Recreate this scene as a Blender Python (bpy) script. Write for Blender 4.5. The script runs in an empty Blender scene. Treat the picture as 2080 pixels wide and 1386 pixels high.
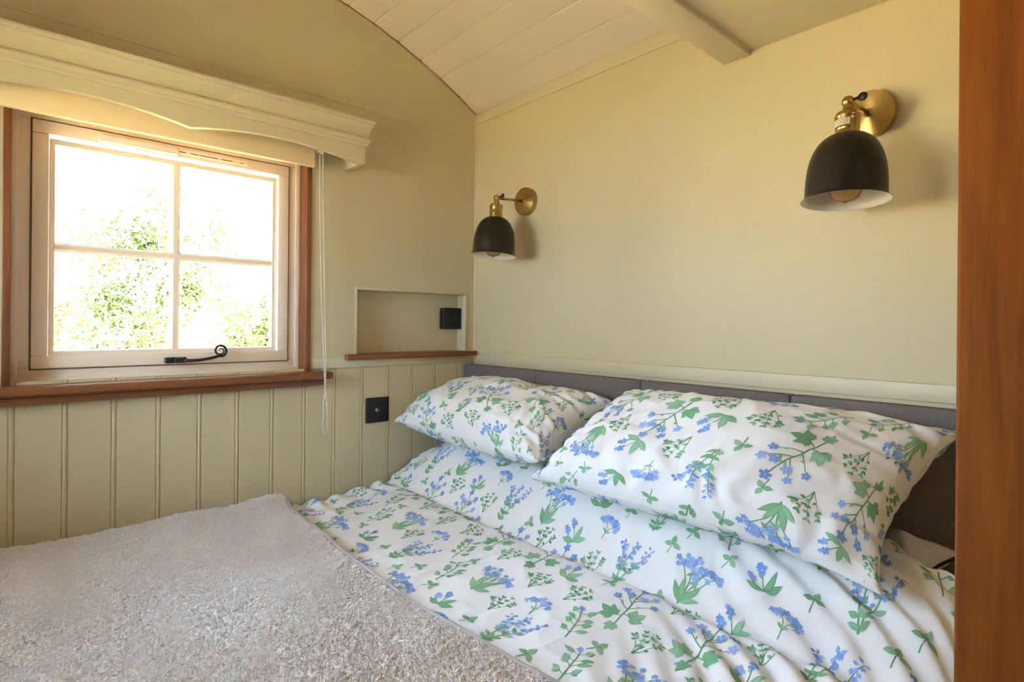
import bpy, bmesh, math, random
import numpy as np
from mathutils import Vector, Matrix

# ------------------------------------------------------------------ camera
H = 1.20                      # camera height above the hut floor; heights "rel" below are given from the camera
sc = bpy.context.scene
col = sc.collection
F_PX = 1133.85
cam_d = bpy.data.cameras.new('camera')
cam_d.sensor_width = 36.0
cam_d.lens = F_PX / 2080.0 * 36.0
cam_d.shift_y = -33.0 / 2080.0
cam_d.clip_start = 0.02
cam = bpy.data.objects.new('camera', cam_d)
col.objects.link(cam)
TH = math.radians(90 + 48.2553)
ROLL = 0.00879
fw = Vector((math.cos(TH), math.sin(TH), 0)); rt = Vector((math.sin(TH), -math.cos(TH), 0)); up = Vector((0, 0, 1))
r2 = rt * math.cos(ROLL) + up * math.sin(ROLL)
u2 = up * math.cos(ROLL) - rt * math.sin(ROLL)
M = Matrix((r2, u2, -fw)).transposed().to_4x4()
M.translation = Vector((1.774, -1.382, H))
cam.matrix_world = M
sc.camera = cam

# ------------------------------------------------------------------ sky, sun, exposure
SKY = 27.0
SUN = 240.0
FILL_GLOW = 6.0                  # glow of the unseen paper globe added as warm fill
wd = bpy.data.worlds.new('sky'); sc.world = wd; wd.use_nodes = True
nt = wd.node_tree; nt.nodes.clear()
wo = nt.nodes.new('ShaderNodeOutputWorld'); bg = nt.nodes.new('ShaderNodeBackground')
tc = nt.nodes.new('ShaderNodeTexCoord'); sx = nt.nodes.new('ShaderNodeSeparateXYZ'); rp = nt.nodes.new('ShaderNodeValToRGB')
rp.color_ramp.elements[0].position = 0.0; rp.color_ramp.elements[0].color = (0.70, 0.85, 1.0, 1)
rp.color_ramp.elements[1].position = 0.9; rp.color_ramp.elements[1].color = (0.42, 0.64, 1.0, 1)
nt.links.new(tc.outputs['Generated'], sx.inputs[0]); nt.links.new(sx.outputs['Z'], rp.inputs[0])
nt.links.new(rp.outputs[0], bg.inputs[0]); bg.inputs[1].default_value = SKY
nt.links.new(bg.outputs[0], wo.inputs[0])
sd = bpy.data.lights.new('sun', 'SUN'); sd.energy = SUN; sd.angle = math.radians(0.6); sd.color = (1.0, 0.86, 0.64)
so = bpy.data.objects.new('sun', sd); col.objects.link(so)
so.rotation_euler = Vector((-0.56, -0.56, -0.52)).to_track_quat('-Z', 'Y').to_euler()
so.location = (8, 4, 7)
sc.view_settings.view_transform = 'Standard'; sc.view_settings.look = 'None'
sc.view_settings.exposure = 0.16; sc.view_settings.gamma = 1.0
sc.view_settings.use_curve_mapping = False
sc.cycles.max_bounces = 14; sc.cycles.diffuse_bounces = 8; sc.cycles.transparent_max_bounces = 16
sc.cycles.use_denoising = True
sc.cycles.sample_clamp_indirect = 0.0

# ------------------------------------------------------------------ materials
def srgb(r, g, b):
    f = lambda c: (c / 255 / 12.92) if c / 255 <= 0.04045 else ((c / 255 + 0.055) / 1.055) ** 2.4
    return (f(r), f(g), f(b), 1)
def mat(name, base, rough=0.6, metal=0.0, var=0.06, nscale=8.0, bump=0.0, bscale=200.0, spec=0.5, stretch=None, **kw):
    m = bpy.data.materials.new(name); m.use_nodes = True
    n = m.node_tree.nodes; l = m.node_tree.links; p = n['Principled BSDF']
    p.inputs['Roughness'].default_value = rough; p.inputs['Metallic'].default_value = metal
    p.inputs['Specular IOR Level'].default_value = spec
    t = n.new('ShaderNodeTexCoord'); mp = n.new('ShaderNodeMapping'); l.new(t.outputs['Object'], mp.inputs[0])
    if stretch: mp.inputs['Scale'].default_value = stretch
    nz = n.new('ShaderNodeTexNoise'); nz.inputs['Scale'].default_value = nscale; nz.inputs['Detail'].default_value = 5
    l.new(mp.outputs[0], nz.inputs['Vector'])
    mx = n.new('ShaderNodeMix'); mx.data_type = 'RGBA'
    mx.inputs['A'].default_value = tuple(max(0, c * (1 - var)) for c in base[:3]) + (1,)
    mx.inputs['B'].default_value = tuple(min(1, c * (1 + var)) for c in base[:3]) + (1,)
    l.new(nz.outputs['Fac'], mx.inputs['Factor']); l.new(mx.outputs['Result'], p.inputs['Base Color'])
    if bump:
        b2 = n.new('ShaderNodeTexNoise'); b2.inputs['Scale'].default_value = bscale; b2.inputs['Detail'].default_value = 4
        l.new(mp.outputs[0], b2.inputs['Vector'])
        bp = n.new('ShaderNodeBump'); bp.inputs['Strength'].default_value = bump; bp.inputs['Distance'].default_value = 0.002
        l.new(b2.outputs['Fac'], bp.inputs['Height']); l.new(bp.outputs[0], p.inputs['Normal'])
    for k, v in kw.items(): p.inputs[k].default_value = v
    return m
def wood(name, dark, light, rough, axis, scale=1.0):
    m = bpy.data.materials.new(name); m.use_nodes = True
    n = m.node_tree.nodes; l = m.node_tree.links; p = n['Principled BSDF']
    t = n.new('ShaderNodeTexCoord'); mp = n.new('ShaderNodeMapping'); l.new(t.outputs['Object'], mp.inputs[0])
    s = [30 * scale] * 3; s[axis] = 1.6 * scale; mp.inputs['Scale'].default_value = s
    nz = n.new('ShaderNodeTexNoise'); nz.inputs['Scale'].default_value = 1.5; nz.inputs['Detail'].default_value = 6; nz.inputs['Distortion'].default_value = 0.6
    l.new(mp.outputs[0], nz.inputs['Vector'])
    r = n.new('ShaderNodeValToRGB'); r.color_ramp.elements[0].position = 0.3; r.color_ramp.elements[1].position = 0.72
    r.color_ramp.elements[0].color = dark; r.color_ramp.elements[1].color = light
    l.new(nz.outputs['Fac'], r.inputs[0]); l.new(r.outputs[0], p.inputs['Base Color'])
    p.inputs['Roughness'].default_value = rough
    n2 = n.new('ShaderNodeTexNoise'); n2.inputs['Scale'].default_value = 6; l.new(mp.outputs[0], n2.inputs['Vector'])
    bp = n.new('ShaderNodeBump'); bp.inputs['Strength'].default_value = 0.12; bp.inputs['Distance'].default_value = 0.001
    l.new(n2.outputs['Fac'], bp.inputs['Height']); l.new(bp.outputs[0], p.inputs['Normal'])
    return m
PAINT = (0.625, 0.542, 0.348, 1)
m_wall = mat('sage_paint', PAINT, 0.55, var=0.025, nscale=3, bump=0.04, bscale=60)
m_trim = mat('sage_gloss', (0.645, 0.567, 0.380, 1), 0.42, var=0.02, nscale=5)
m_ceil = mat('cream_ceiling_paint', (0.75, 0.64, 0.53, 1), 0.5, var=0.02, nscale=4)
m_upvc = mat('cream_window_frame', (0.91, 0.785, 0.63, 1), 0.35, var=0.02, nscale=6)
m_ventp = mat('white_vent_plastic', (0.82, 0.76, 0.68, 1), 0.4, var=0.01)
m_slot = mat('dark_slot', (0.10, 0.07, 0.04, 1), 0.8); m_hole = mat('black_hole', (0.002, 0.002, 0.002, 1), 0.9, spec=0.0)
m_gasket = mat('grey_gasket', (0.20, 0.17, 0.12, 1), 0.8)
m_wood_y = wood('hardwood_y', (0.190, 0.062, 0.022, 1), (0.275, 0.098, 0.038, 1), 0.36, 1)
m_wood_z = wood('hardwood_z', (0.190, 0.062, 0.022, 1), (0.275, 0.098, 0.038, 1), 0.36, 2)
m_post = wood('hardwood_post', (0.190, 0.048, 0.003, 1), (0.300, 0.088, 0.008, 1), 0.7, 2, 2.2); m_post.node_tree.nodes['Principled BSDF'].inputs['Specular IOR Level'].default_value = 0.25
m_floor = wood('floor_boards', (0.22, 0.12, 0.06, 1), (0.38, 0.22, 0.11, 1), 0.45, 0, 0.5)
m_blind = mat('blind_fabric', (0.92, 0.73, 0.42, 1), 0.7, var=0.05, nscale=4, stretch=(30, 1, 30))
m_chain = mat('chain_plastic', (0.86, 0.82, 0.72, 1), 0.3)
m_iron = mat('black_iron', (0.018, 0.017, 0.016, 1), 0.38, bump=0.1, bscale=300)
m_blackp = mat('matt_black_plate', (0.008, 0.008, 0.008, 1), 0.42)
m_chrome = mat('dull_nickel', (0.20, 0.20, 0.20, 1), 0.4, 1.0)
m_shade = mat('black_enamel', (0.013, 0.010, 0.007, 1), 0.36, var=0.1, spec=0.35)
m_shadein = mat('white_enamel', (0.80, 0.76, 0.70, 1), 0.35)
m_sticker = mat('paper_sticker', (0.72, 0.69, 0.62, 1), 0.6)
m_ink = mat('sticker_ink', (0.18, 0.17, 0.16, 1), 0.7)
m_head = mat('charcoal_fabric', (0.180, 0.155, 0.148, 1), 0.95, var=0.38, nscale=300, bump=0.5, bscale=500, spec=0.1)
m_cotton = mat('white_cotton', (0.82, 0.82, 0.83, 1), 0.85, var=0.012, nscale=30, bump=0.05, bscale=900, spec=0.2)
m_greycot = mat('pale_grey_cotton', (0.60, 0.58, 0.60, 1), 0.85, var=0.02, spec=0.2)
m_piping = mat('black_piping', (0.006, 0.006, 0.008, 1), 0.7)
m_base = mat('bed_base_paint', PAINT, 0.6)
m_grey_hem = mat('fleece_hem', (0.46, 0.42, 0.42, 1), 0.9, var=0.04, nscale=60, spec=0.1)
def brass(name, aniso=0.0):
    m = mat(name, (0.50, 0.345, 0.13, 1), 0.27, 1.0, var=0.08, nscale=20)
    if aniso:
        n = m.node_tree.nodes; p = n['Principled BSDF']
        p.inputs['Anisotropic'].default_value = aniso; p.inputs['Roughness'].default_value = 0.32; p.inputs['Anisotropic Rotation'].default_value = 0.25
        tg = n.new('ShaderNodeTangent'); tg.direction_type = 'RADIAL'; tg.axis = 'Y'
        m.node_tree.links.new(tg.outputs[0], p.inputs['Tangent'])
    return m
m_brass = brass('antique_brass'); m_brassd = brass('brushed_brass', 0.85)
def glassmat(name, tint, refl=0.08, fac_ior=1.45, blend=True):
    m = bpy.data.materials.new(name); m.use_nodes = True
    n = m.node_tree.nodes; l = m.node_tree.links; n.remove(n['Principled BSDF'])
    tr = n.new('ShaderNodeBsdfTransparent'); tr.inputs[0].default_value = tint
    gl = n.new('ShaderNodeBsdfGlossy'); gl.inputs['Roughness'].default_value = 0.02
    fr = n.new('ShaderNodeFresnel'); fr.inputs[0].default_value = fac_ior
    mx = n.new('ShaderNodeMixShader'); l.new(fr.outputs[0], mx.inputs[0]); l.new(tr.outputs[0], mx.inputs[1]); l.new(gl.outputs[0], mx.inputs[2])
    l.new(mx.outputs[0], n['Material Output'].inputs[0]); return m
m_glass = glassmat('window_glass', (0.97, 0.98, 0.97, 1))
m_bulb = glassmat('amber_bulb_glass', (0.97, 0.86, 0.64, 1), fac_ior=1.12)
_n = m_bulb.node_tree.nodes; _p = _n.new('ShaderNodeBsdfPrincipled'); _p.inputs['Base Color'].default_value = (0.80, 0.52, 0.24, 1); _p.inputs['Roughness'].default_value = 0.08
_x = _n.new('ShaderNodeMixShader'); _x.inputs[0].default_value = 0.28; _o = _n['Material Output']; _s = _o.inputs[0].links[0].from_socket
m_bulb.node_tree.links.new(_s, _x.inputs[1]); m_bulb.node_tree.links.new(_p.outputs[0], _x.inputs[2]); m_bulb.node_tree.links.new(_x.outputs[0], _o.inputs[0])
m_print = bpy.data.materials.new('floral_ink'); m_print.use_nodes = True
_n = m_print.node_tree.nodes; _a = _n.new('ShaderNodeAttribute'); _a.attribute_name = 'ink'
m_print.node_tree.links.new(_a.outputs['Color'], _n['Principled BSDF'].inputs['Base Color'])
_n['Principled BSDF'].inputs['Roughness'].default_value = 0.85; _n['Principled BSDF'].inputs['Specular IOR Level'].default_value = 0.2

# ------------------------------------------------------------------ helpers
def tag(o, label=None, cat=None, group=None, kind=None):
    if label: o['label'] = label
    if cat: o['category'] = cat
    if group: o['group'] = group
    if kind: o['kind'] = kind
    return o
def empty(name, loc, label=None, cat=None, group=None, kind=None):
    o = bpy.data.objects.new(name, None); col.objects.link(o)
    o.location = (loc[0], loc[1], loc[2] + H); o.empty_display_size = 0.05
    o['_o'] = tuple(loc)
    return tag(o, label, cat, group, kind)
class MB:
    """collects shapes (heights from the camera level) and links them as ONE mesh object"""
    def __init__(s): s.v = []; s.f = []; s.m = []; s.sm = []
    def add(s, vs, fs, m=0, smooth=False):
        b = len(s.v); s.v += [tuple(map(float, v)) for v in vs]
        for f in fs: s.f.append(tuple(b + i for i in f)); s.m.append(m); s.sm.append(smooth)
        return s
    def box(s, x0, x1, y0, y1, z0, z1, bev=0.0, m=0, seg=2):
        bm = bmesh.new(); bmesh.ops.create_cube(bm, size=1)
        for v in bm.verts:
            v.co = Vector(((x0 + x1) / 2 + v.co.x * (x1 - x0), (y0 + y1) / 2 + v.co.y * (y1 - y0), (z0 + z1) / 2 + v.co.z * (z1 - z0)))
        if bev: bmesh.ops.bevel(bm, geom=bm.edges[:], offset=bev, segments=seg, affect='EDGES', profile=0.5)
        bm.verts.index_update()
        s.add([v.co for v in bm.verts], [[v.index for v in f.verts] for f in bm.faces], m, bool(bev)); bm.free(); return s
    def prism(s, poly, axis, a, b, m=0, smooth=False):
        """extrude a 2D polygon along an axis; poly holds the two other coordinates in order"""
        def P(p, t):
            return {0: (t, p[0], p[1]), 1: (p[0], t, p[1]), 2: (p[0], p[1], t)}[axis]
        n = len(poly); vs = [P(p, a) for p in poly] + [P(p, b) for p in poly]
        fs = [(i, (i + 1) % n, n + (i + 1) % n, n + i) for i in range(n)] + [tuple(range(n))[::-1], tuple(range(n, 2 * n))]
        return s.add(vs, fs, m, smooth)
    def tube(s, pts, rad, k=8, m=0, caps=True):
        pts = [Vector(p) for p in pts]; n = len(pts)
        rad = rad if hasattr(rad, '__len__') else [rad] * n
        t0 = (pts[1] - pts[0]).normalized(); a = t0.orthogonal().normalized(); vs = []
        for i, p in enumerate(pts):
            t = (pts[min(i + 1, n - 1)] - pts[max(i - 1, 0)]).normalized()
            a = (a - t * a.dot(t)).normalized(); b = t.cross(a)
            vs += [p + (a * math.cos(2 * math.pi * j / k) + b * math.sin(2 * math.pi * j / k)) * rad[i] for j in range(k)]
        fs = [(i * k + j, i * k + (j + 1) % k, (i + 1) * k + (j + 1) % k, (i + 1) * k + j) for i in range(n - 1) for j in range(k)]
        if caps: fs += [tuple(range(k))[::-1], tuple((n - 1) * k + j for j in range(k))]
        return s.add(vs, fs, m, True)
    def lathe(s, prof, o=(0, 0, 0), ax=(0, 0, 1), k=40, m=0, smooth=True, mats=None):
        """prof: (radius, height along ax) pairs"""
        ax = Vector(ax).normalized(); a = ax.orthogonal().normalized(); b = ax.cross(a); o = Vector(o)
        vs = []
        for r, h in prof:
            vs += [o + ax * h + (a * math.cos(2 * math.pi * j / k) + b * math.sin(2 * math.pi * j / k)) * max(r, 1e-5) for j in range(k)]
        for i in range(len(prof) - 1):
            mm = mats[i] if mats else m
            fs = [(i * k + j, i * k + (j + 1) % k, (i + 1) * k + (j + 1) % k, (i + 1) * k + j) for j in range(k)]
            if i == 0: base = len(s.v); s.v += [tuple(v) for v in vs]
            for f in fs: s.f.append(tuple(base + q for q in f)); s.m.append(mm); s.sm.append(smooth)
        return s
    def ball(s, c, r, u=12, v=8, m=0, sc_=(1, 1, 1)):
        vs = []; fs = []
        for i in range(v + 1):
            t = math.pi * i / v
            for j in range(u):
                p = 2 * math.pi * j / u
                vs.append((c[0] + r * sc_[0] * math.sin(t) * math.cos(p), c[1] + r * sc_[1] * math.sin(t) * math.sin(p), c[2] + r * sc_[2] * math.cos(t)))
        for i in range(v):
            for j in range(u): fs.append((i * u + j, (i + 1) * u + j, (i + 1) * u + (j + 1) % u, i * u + (j + 1) % u))
        return s.add(vs, fs, m, True)
    def mesh(s, name, mats, o=(0, 0, 0)):
        me = bpy.data.meshes.new(name)
        me.from_pydata([(v[0] - o[0], v[1] - o[1], v[2] - o[2]) for v in s.v], [], s.f)
        for q in (mats if isinstance(mats, (list, tuple)) else [mats]): me.materials.append(q)
        me.polygons.foreach_set('material_index', s.m); me.polygons.foreach_set('use_smooth', s.sm); me.update()
        bm = bmesh.new(); bm.from_mesh(me); bmesh.ops.recalc_face_normals(bm, faces=bm.faces); bm.to_mesh(me); bm.free()
        return me
    def build(s, name, mats, parent=None, origin=None, auto=None):
        o = tuple(parent['_o']) if parent is not None and '_o' in parent else (origin or (0, 0, -H))
        ob = bpy.data.objects.new(name, s.mesh(name, mats, o)); col.objects.link(ob)
        ob['_o'] = o
        if parent is not None: ob.parent = parent
        else: ob.location = (o[0], o[1], o[2] + H)
        if auto: ob.data.set_sharp_from_angle(angle=math.radians(auto))
        return ob
def link(me, name, parent, loc):
    ob = bpy.data.objects.new(name, me); col.objects.link(ob); ob.parent = parent; ob.location = loc; return ob

# numpy noise ------------------------------------------------------
def _h(ix, iy, s):
    v = np.sin(ix * 127.1 + iy * 311.7 + s * 74.7) * 43758.5453
    return v - np.floor(v)
def gnoise(x, y, s=0):
    x = np.asarray(x, float); y = np.asarray(y, float)
    ix = np.floor(x); iy = np.floor(y); fx = x - ix; fy = y - iy
    u = fx ** 3 * (fx * (fx * 6 - 15) + 10); v = fy ** 3 * (fy * (fy * 6 - 15) + 10)
    def g(a, b):
        t = _h(ix + a, iy + b, s) * 2 * np.pi
        return np.cos(t) * (fx - a) + np.sin(t) * (fy - b)
    return ((g(0, 0) * (1 - u) + g(1, 0) * u) * (1 - v) + (g(0, 1) * (1 - u) + g(1, 1) * u) * v) * 1.5
def fbm(x, y, s=0, o=3):
    r = 0; a = 1
    for k in range(o): r = r + a * gnoise(x * 2 ** k, y * 2 ** k, s + k * 9); a *= 0.5
    return r
def worley(x, y, s=0):
    ix = np.floor(x); iy = np.floor(y); d = np.full(np.shape(x), 9.0)
    for a in (-1, 0, 1):
        for b in (-1, 0, 1):
            px = ix + a + _h(ix + a, iy + b, s); py = iy + b + _h(ix + a, iy + b, s + 5)
            d = np.minimum(d, np.hypot(x - px, y - py))
    return d
def sstep(a, b, x):
    t = np.clip((np.asarray(x, float) - a) / (b - a), 0, 1); return t * t * (3 - 2 * t)

# ------------------------------------------------------------------ hut dimensions
YB = -2.03; XE = 4.6; FL = -H
CY, CZ, CR = -1.012, -0.825, 1.949
def arc(y): return CZ + math.sqrt(max(0, CR ** 2 - (y - CY) ** 2))
EAVE = 0.847
WY0, WY1, WZ0, WZ1 = -1.390, -0.685, -0.157, 0.545          # window reveal
NY0, NY1, NZ0, NZ1, ND = -0.509, -0.050, -0.104, 0.117, -0.062  # niche

# floor
fl = MB().box(-0.1, XE + 0.1, YB - 0.1, 0.1, FL - 0.06, FL).build('floor', m_floor); tag(fl, 'wooden plank floor of the hut', None, kind='structure')

# ------------------------------------------------------------------ left (window) wall
def cells(mb, ys, zs, holes, x0, x1):
    for i in range(len(ys) - 1):
        for j in range(len(zs) - 1):
            cy = (ys[i] + ys[i + 1]) / 2; cz = (zs[j] + zs[j + 1]) / 2
            if any(a < cy < b and c < cz < d for a, b, c, d in holes): continue
            mb.box(x0, x1, ys[i], ys[i + 1], zs[j], zs[j + 1])
win_hole = (WY0, WY1, WZ0 - 0.03, WZ1); nic_hole = (NY0 - 0.004, NY1 + 0.009, NZ0 - 0.02, NZ1 + 0.004)
wl = MB()
cells(wl, sorted([YB - 0.1, WY0, WY1, nic_hole[0], nic_hole[1], 0.1]), sorted([FL, WZ0 - 0.03, WZ1, nic_hole[2], nic_hole[3], 0.737]), [win_hole, nic_hole], -0.10, -0.016)
ga = [(y, arc(y) + 0.03) for y in np.linspace(YB - 0.02, 0.02, 41)]
wl.prism([(0.02, 0.737)] + [(YB - 0.02, 0.737)] + ga, 0, -0.10, -0.008)
wl.box(-0.10, ND - 0.0005, nic_hole[0], nic_hole[1], nic_hole[2], nic_hole[3])
wall_left = wl.build('wall_left', m_wall); tag(wall_left, 'sage painted end wall with the window', None, kind='structure')
# painted panel above the dado with the two openings
mb = MB()
hole_w = (WY0, WY1, WZ0 - 0.03, WZ1); hole_n = (NY0, NY1, NZ0 - 0.02, NZ1)
cells(mb, sorted([YB, WY0, WY1, NY0, NY1, 0.0]), sorted([-0.114, WZ1, NZ0 - 0.02, NZ1, 0.736]), [hole_w, hole_n], -0.016, 0.0)
mb.build('wall_panel', m_wall, wall_left)
gp = [(y, arc(y) - 0.002) for y in np.linspace(YB, 0.0, 61)]
MB().prism([(0.0, 0.7368), (YB, 0.7368)] + gp, 0, -0.008, 0.0).build('gable_panel', m_wall, wall_left)
def seg_box(mb, y0, y1, *a, **k): mb.box(a[0], a[1], y0, y1, a[2], a[3], **k)
dr = MB(); dr.box(-0.016, 0.0015, WY1, 0.0, -0.149, -0.1145, bev=0.0012); dr.box(-0.016, 0.0015, YB, WY0, -0.149, -0.1145, bev=0.0012)
dr.build('dado_rail', m_trim, wall_left)
# niche lining and its thin edge bead
nl = MB()
nl.box(ND, ND + 0.003, NY0 - 0.004, NY1 + 0.009, NZ0, NZ1 + 0.004)
nl.box(ND, -0.016, NY0 - 0.004, NY1 + 0.009, NZ1 + 0.0005, NZ1 + 0.004)
nl.box(ND, -0.016, NY0 - 0.004, NY0 - 0.0005, NZ0 - 0.02, NZ1)
nl.box(ND, -0.016, NY1 + 0.006, NY1 + 0.009, NZ0 - 0.02, NZ1)
nl.build('niche_lining', m_wall, wall_left)
nb = MB(); t = 0.008
nb.box(-0.014, 0.004, NY0 - t, NY1 + t, NZ1 - 0.001, NZ1 + t, bev=0.0012)
nb.box(-0.014, 0.004, NY0 - t, NY0 + 0.001, NZ0, NZ1, bev=0.0012)
nb.box(-0.014, 0.004, NY1 - 0.001, NY1 + t, NZ0, NZ1, bev=0.0012)
nb.build('niche_bead', m_trim, wall_left)
# tongue and groove boards below the dado, each one its own piece (bead moulded on one edge)
def board_profile(w):
    f = -0.006; g = -0.0085; b = -0.018
    p = [(b, 0.0), (f - 0.0015, 0.0), (f, 0.0012)]
    if w > 0.03:
        e = w - 0.0135
        p += [(f, e), (g, e + 0.0015), (g, e + 0.0025)]
        for a in np.linspace(0, math.pi, 7): p.append((g + 0.0025 * math.sin(a), e + 0.0025 + 0.0045 * (1 - math.cos(a))))
        p += [(g, w - 0.0012), (g - 0.002, w)]
    else: p += [(f, w)]
    return p + [(b, w)]
yj = [-0.379 + 0.1 * n for n in range(-17, 4)]
yj = [y for y in yj if YB < y < 0] ; edges = [YB] + yj + [0.0]
cache = {}
for a, b in zip(edges[:-1], edges[1:]):
    w = round(b - a, 4)
    if w not in cache:
        cache[w] = MB().prism(board_profile(w), 2, FL, -0.148).mesh('board', m_wall, (0, 0, -H))
    link(cache[w], 'board', wall_left, (0, a, 0))
MB().prism([(0, 0), (0.006, 0), (0.0055, -0.0025), (0.0035, -0.0045), (0.0, -0.006)], 2, -0.149, 0.84).build('corner_bead', m_trim, wall_left)

# ------------------------------------------------------------------ back (headboard) wall
wb = MB().box(-0.1, XE + 0.1, 0.012, 0.1, FL, EAVE + 0.04)
wall_back = wb.build('wall_back', m_wall); tag(wall_back, 'sage painted long wall behind the headboard', None, kind='structure')
MB().box(-0.01, XE, 0.0, 0.012, -0.112, 0.800).build('wall_panel', m_wall, wall_back)
MB().box(-0.01, XE, -0.0015, 0.012, -0.149, -0.1125, bev=0.001).build('dado_rail', m_trim, wall_back)
MB().box(-0.01, XE, 0.004, 0.012, FL, -0.149).build('lower_panel', m_wall, wall_back)
MB().box(-0.0, XE, -0.003, 0.012, 0.8004, 0.846, bev=0.0015).build('frieze_rail', m_trim, wall_back)
# walls behind the camera
wf = MB()
def cells_y(mb, xs, zs, holes, y0, y1):
    for i in range(len(xs) - 1):
        for j in range(len(zs) - 1):
            cx = (xs[i] + xs[i + 1]) / 2; cz = (zs[j] + zs[j + 1]) / 2
            if any(a < cx < b and c < cz < d for a, b, c, d in holes): continue
            mb.box(xs[i], xs[i + 1], y0, y1, zs[j], zs[j + 1])
D2 = (0.28, 0.98, -0.157, 0.545)  # opening for the unseen window added to bring in daylight
cells_y(wf, [-0.1, D2[0], D2[1], XE + 0.1], [FL, D2[2], D2[3], EAVE + 0.04], [D2], YB - 0.1, YB)
wall_front = wf.build('wall_front', m_wall); tag(wall_front, 'sage painted long wall with the added window', None, kind='structure')
wr = MB(); wr.prism([(0.02, FL), (YB - 0.02, FL)] + ga, 0, XE, XE + 0.1)
wall_right = wr.build('wall_right', m_wall); tag(wall_right, 'sage painted far end wall', None, kind='structure')

# ------------------------------------------------------------------ curved ceiling of flat planks
cl = MB(); n = 40; t0 = math.atan2(YB - CY, arc(YB) - CZ); t1 = math.atan2(0 - CY, arc(0) - CZ)
prof = []
for k in range(n + 1):
    t = t0 + (t1 - t0) * k / n; prof.append((CY + (CR + 0.02) * math.sin(t), CZ + (CR + 0.02) * math.cos(t)))
outer = [(CY + (y - CY) * 1.05, CZ + (z - CZ) * 1.05) for y, z in prof][::-1]
cl.prism(prof + outer, 0, -0.10, XE + 0.1)
ceiling = cl.build('ceiling', m_ceil); tag(ceiling, 'curved cream plank ceiling of the hut', None, kind='structure')
W_P = 0.0995; dth = 2 * math.asin(W_P / 2 / CR); tt = t1; pm = {}
while tt > t0 + 0.01:
    ta = max(tt - dth, t0); w = 2 * CR * math.sin((tt - ta) / 2); key = round(w, 3)
    if key not in pm:
        h = w / 2; pr = [(-h, 0.014), (-h, 0.0035), (-h + 0.0035, 0.0), (h - 0.0050, 0.0), (h - 0.0035, 0.0018), (h, 0.0018), (h, 0.014)]
        pm[key] = MB().prism(pr, 0, 0.003, XE, smooth=False).mesh('plank', m_ceil)
    mid = (tt + ta) / 2; rr = CR * math.cos((tt - ta) / 2)
    ob = link(pm[key], 'plank', ceiling, (0, CY + rr * math.sin(mid), CZ + rr * math.cos(mid) + H)); ob.rotation_euler = (-mid, 0, 0)
    tt = ta

# ------------------------------------------------------------------ overhead locker with its end rail, and the timber post
lk = empty('overhead_locker', (1.05, -0.36, 0.684), 'sage painted overhead locker above the bed with a deep end rail', 'locker')
MB().box(1.049, 1.122, -0.70, -0.0002, 0.684, 0.775, bev=0.0025).build('end_rail', m_trim, lk)
MB().box(1.122, 2.9, -0.70, -0.0002, 0.696, 0.712).build('bottom_panel', m_trim, lk)
MB().box(1.122, 2.9, -0.715, -0.700, 0.684, 0.90, bev=0.002).build('front_panel', m_trim, lk)
tag(MB().box(1.664, 1.86, -0.742, -0.702, FL, 0.684, bev=0.0035, seg=3).build('trim_1', m_post), 'tall reddish brown hardwood post beside the bed', None, kind='structure')

# ------------------------------------------------------------------ window
win = empty('window_1', (0, -1.0375, -0.157), 'small cream four pane casement window with hardwood lining', None, kind='structure')
def frame(mb, y0, y1, z0, z1, w, x0, x1, bev=0.0, m=0):
    mb.box(x0, x1, y0, y1, z0, z0 + w, bev, m); mb.box(x0, x1, y0, y1, z1 - w, z1, bev, m)
    mb.box(x0, x1, y0, y0 + w, z0 + w, z1 - w, bev, m); mb.box(x0, x1, y1 - w, y1, z0 + w, z1 - w, bev, m)
fo = MB(); frame(fo, WY0, WY1 - 0.001, WZ0, WZ1, 0.040, -0.105, -0.056, 0.003); frame(fo, WY0, WY1 - 0.001, WZ0, WZ1, 0.014, -0.06, -0.0525, 0.002)
fo.build('outer_frame', m_upvc, win, auto=40)
SY0, SY1, SZ0, SZ1 = -1.351, -0.7235, -0.1205, 0.502
fs_ = MB(); frame(fs_, SY0, SY1, SZ0, SZ1, 0.033, -0.10, -0.0485, 0.003)
sash = fs_.build('sash', m_upvc, win, auto=40)
g = MB(); frame(g, SY0 - 0.0035, SY1 + 0.0035, SZ0 - 0.0035, SZ1 + 0.0035, 0.008, -0.09, -0.0545, 0); g.build('gasket', m_gasket, win)
GY0, GY1, GZ0, GZ1 = -1.305, -0.774, -0.0755, 0.446
# sloped glazing bead (ovolo) between the sash and the panes
def bead_ring(mb, y0, y1, z0, z1, prof):
    n = len(prof); vs = []
    for x, d in prof: vs += [(x, y0 - d, z0 - d), (x, y1 + d, z0 - d), (x, y1 + d, z1 + d), (x, y0 - d, z1 + d)]
    fs = [(i * 4 + j, i * 4 + (j + 1) % 4, (i + 1) * 4 + (j + 1) % 4, (i + 1) * 4 + j) for i in range(n - 1) for j in range(4)]
    mb.add(vs, fs, 0, False)
br = MB(); bead_ring(br, GY0, GY1, GZ0, GZ1, [(-0.050, 0.0135), (-0.0520, 0.0118), (-0.0522, 0.0100), (-0.0535, 0.0085), (-0.0535, 0.0035), (-0.0545, 0.0018), (-0.057, 0.0006), (-0.072, 0.0)])
br.build('glazing_bead', m_upvc, win)
MYC, MZC = -1.0385, 0.188
def bar_prof(hw): return [(-0.078, -hw), (-0.066, -hw), (-0.060, -hw * 0.6), (-0.057, -hw * 0.45), (-0.057, hw * 0.45), (-0.060, hw * 0.6), (-0.066, hw), (-0.078, hw)]
gb = MB(); gb.prism([(x, MYC + d) for x, d in bar_prof(0.0122)], 2, GZ0 - 0.004, GZ1 + 0.004); gb.build('glazing_bar', m_upvc, win)
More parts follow.
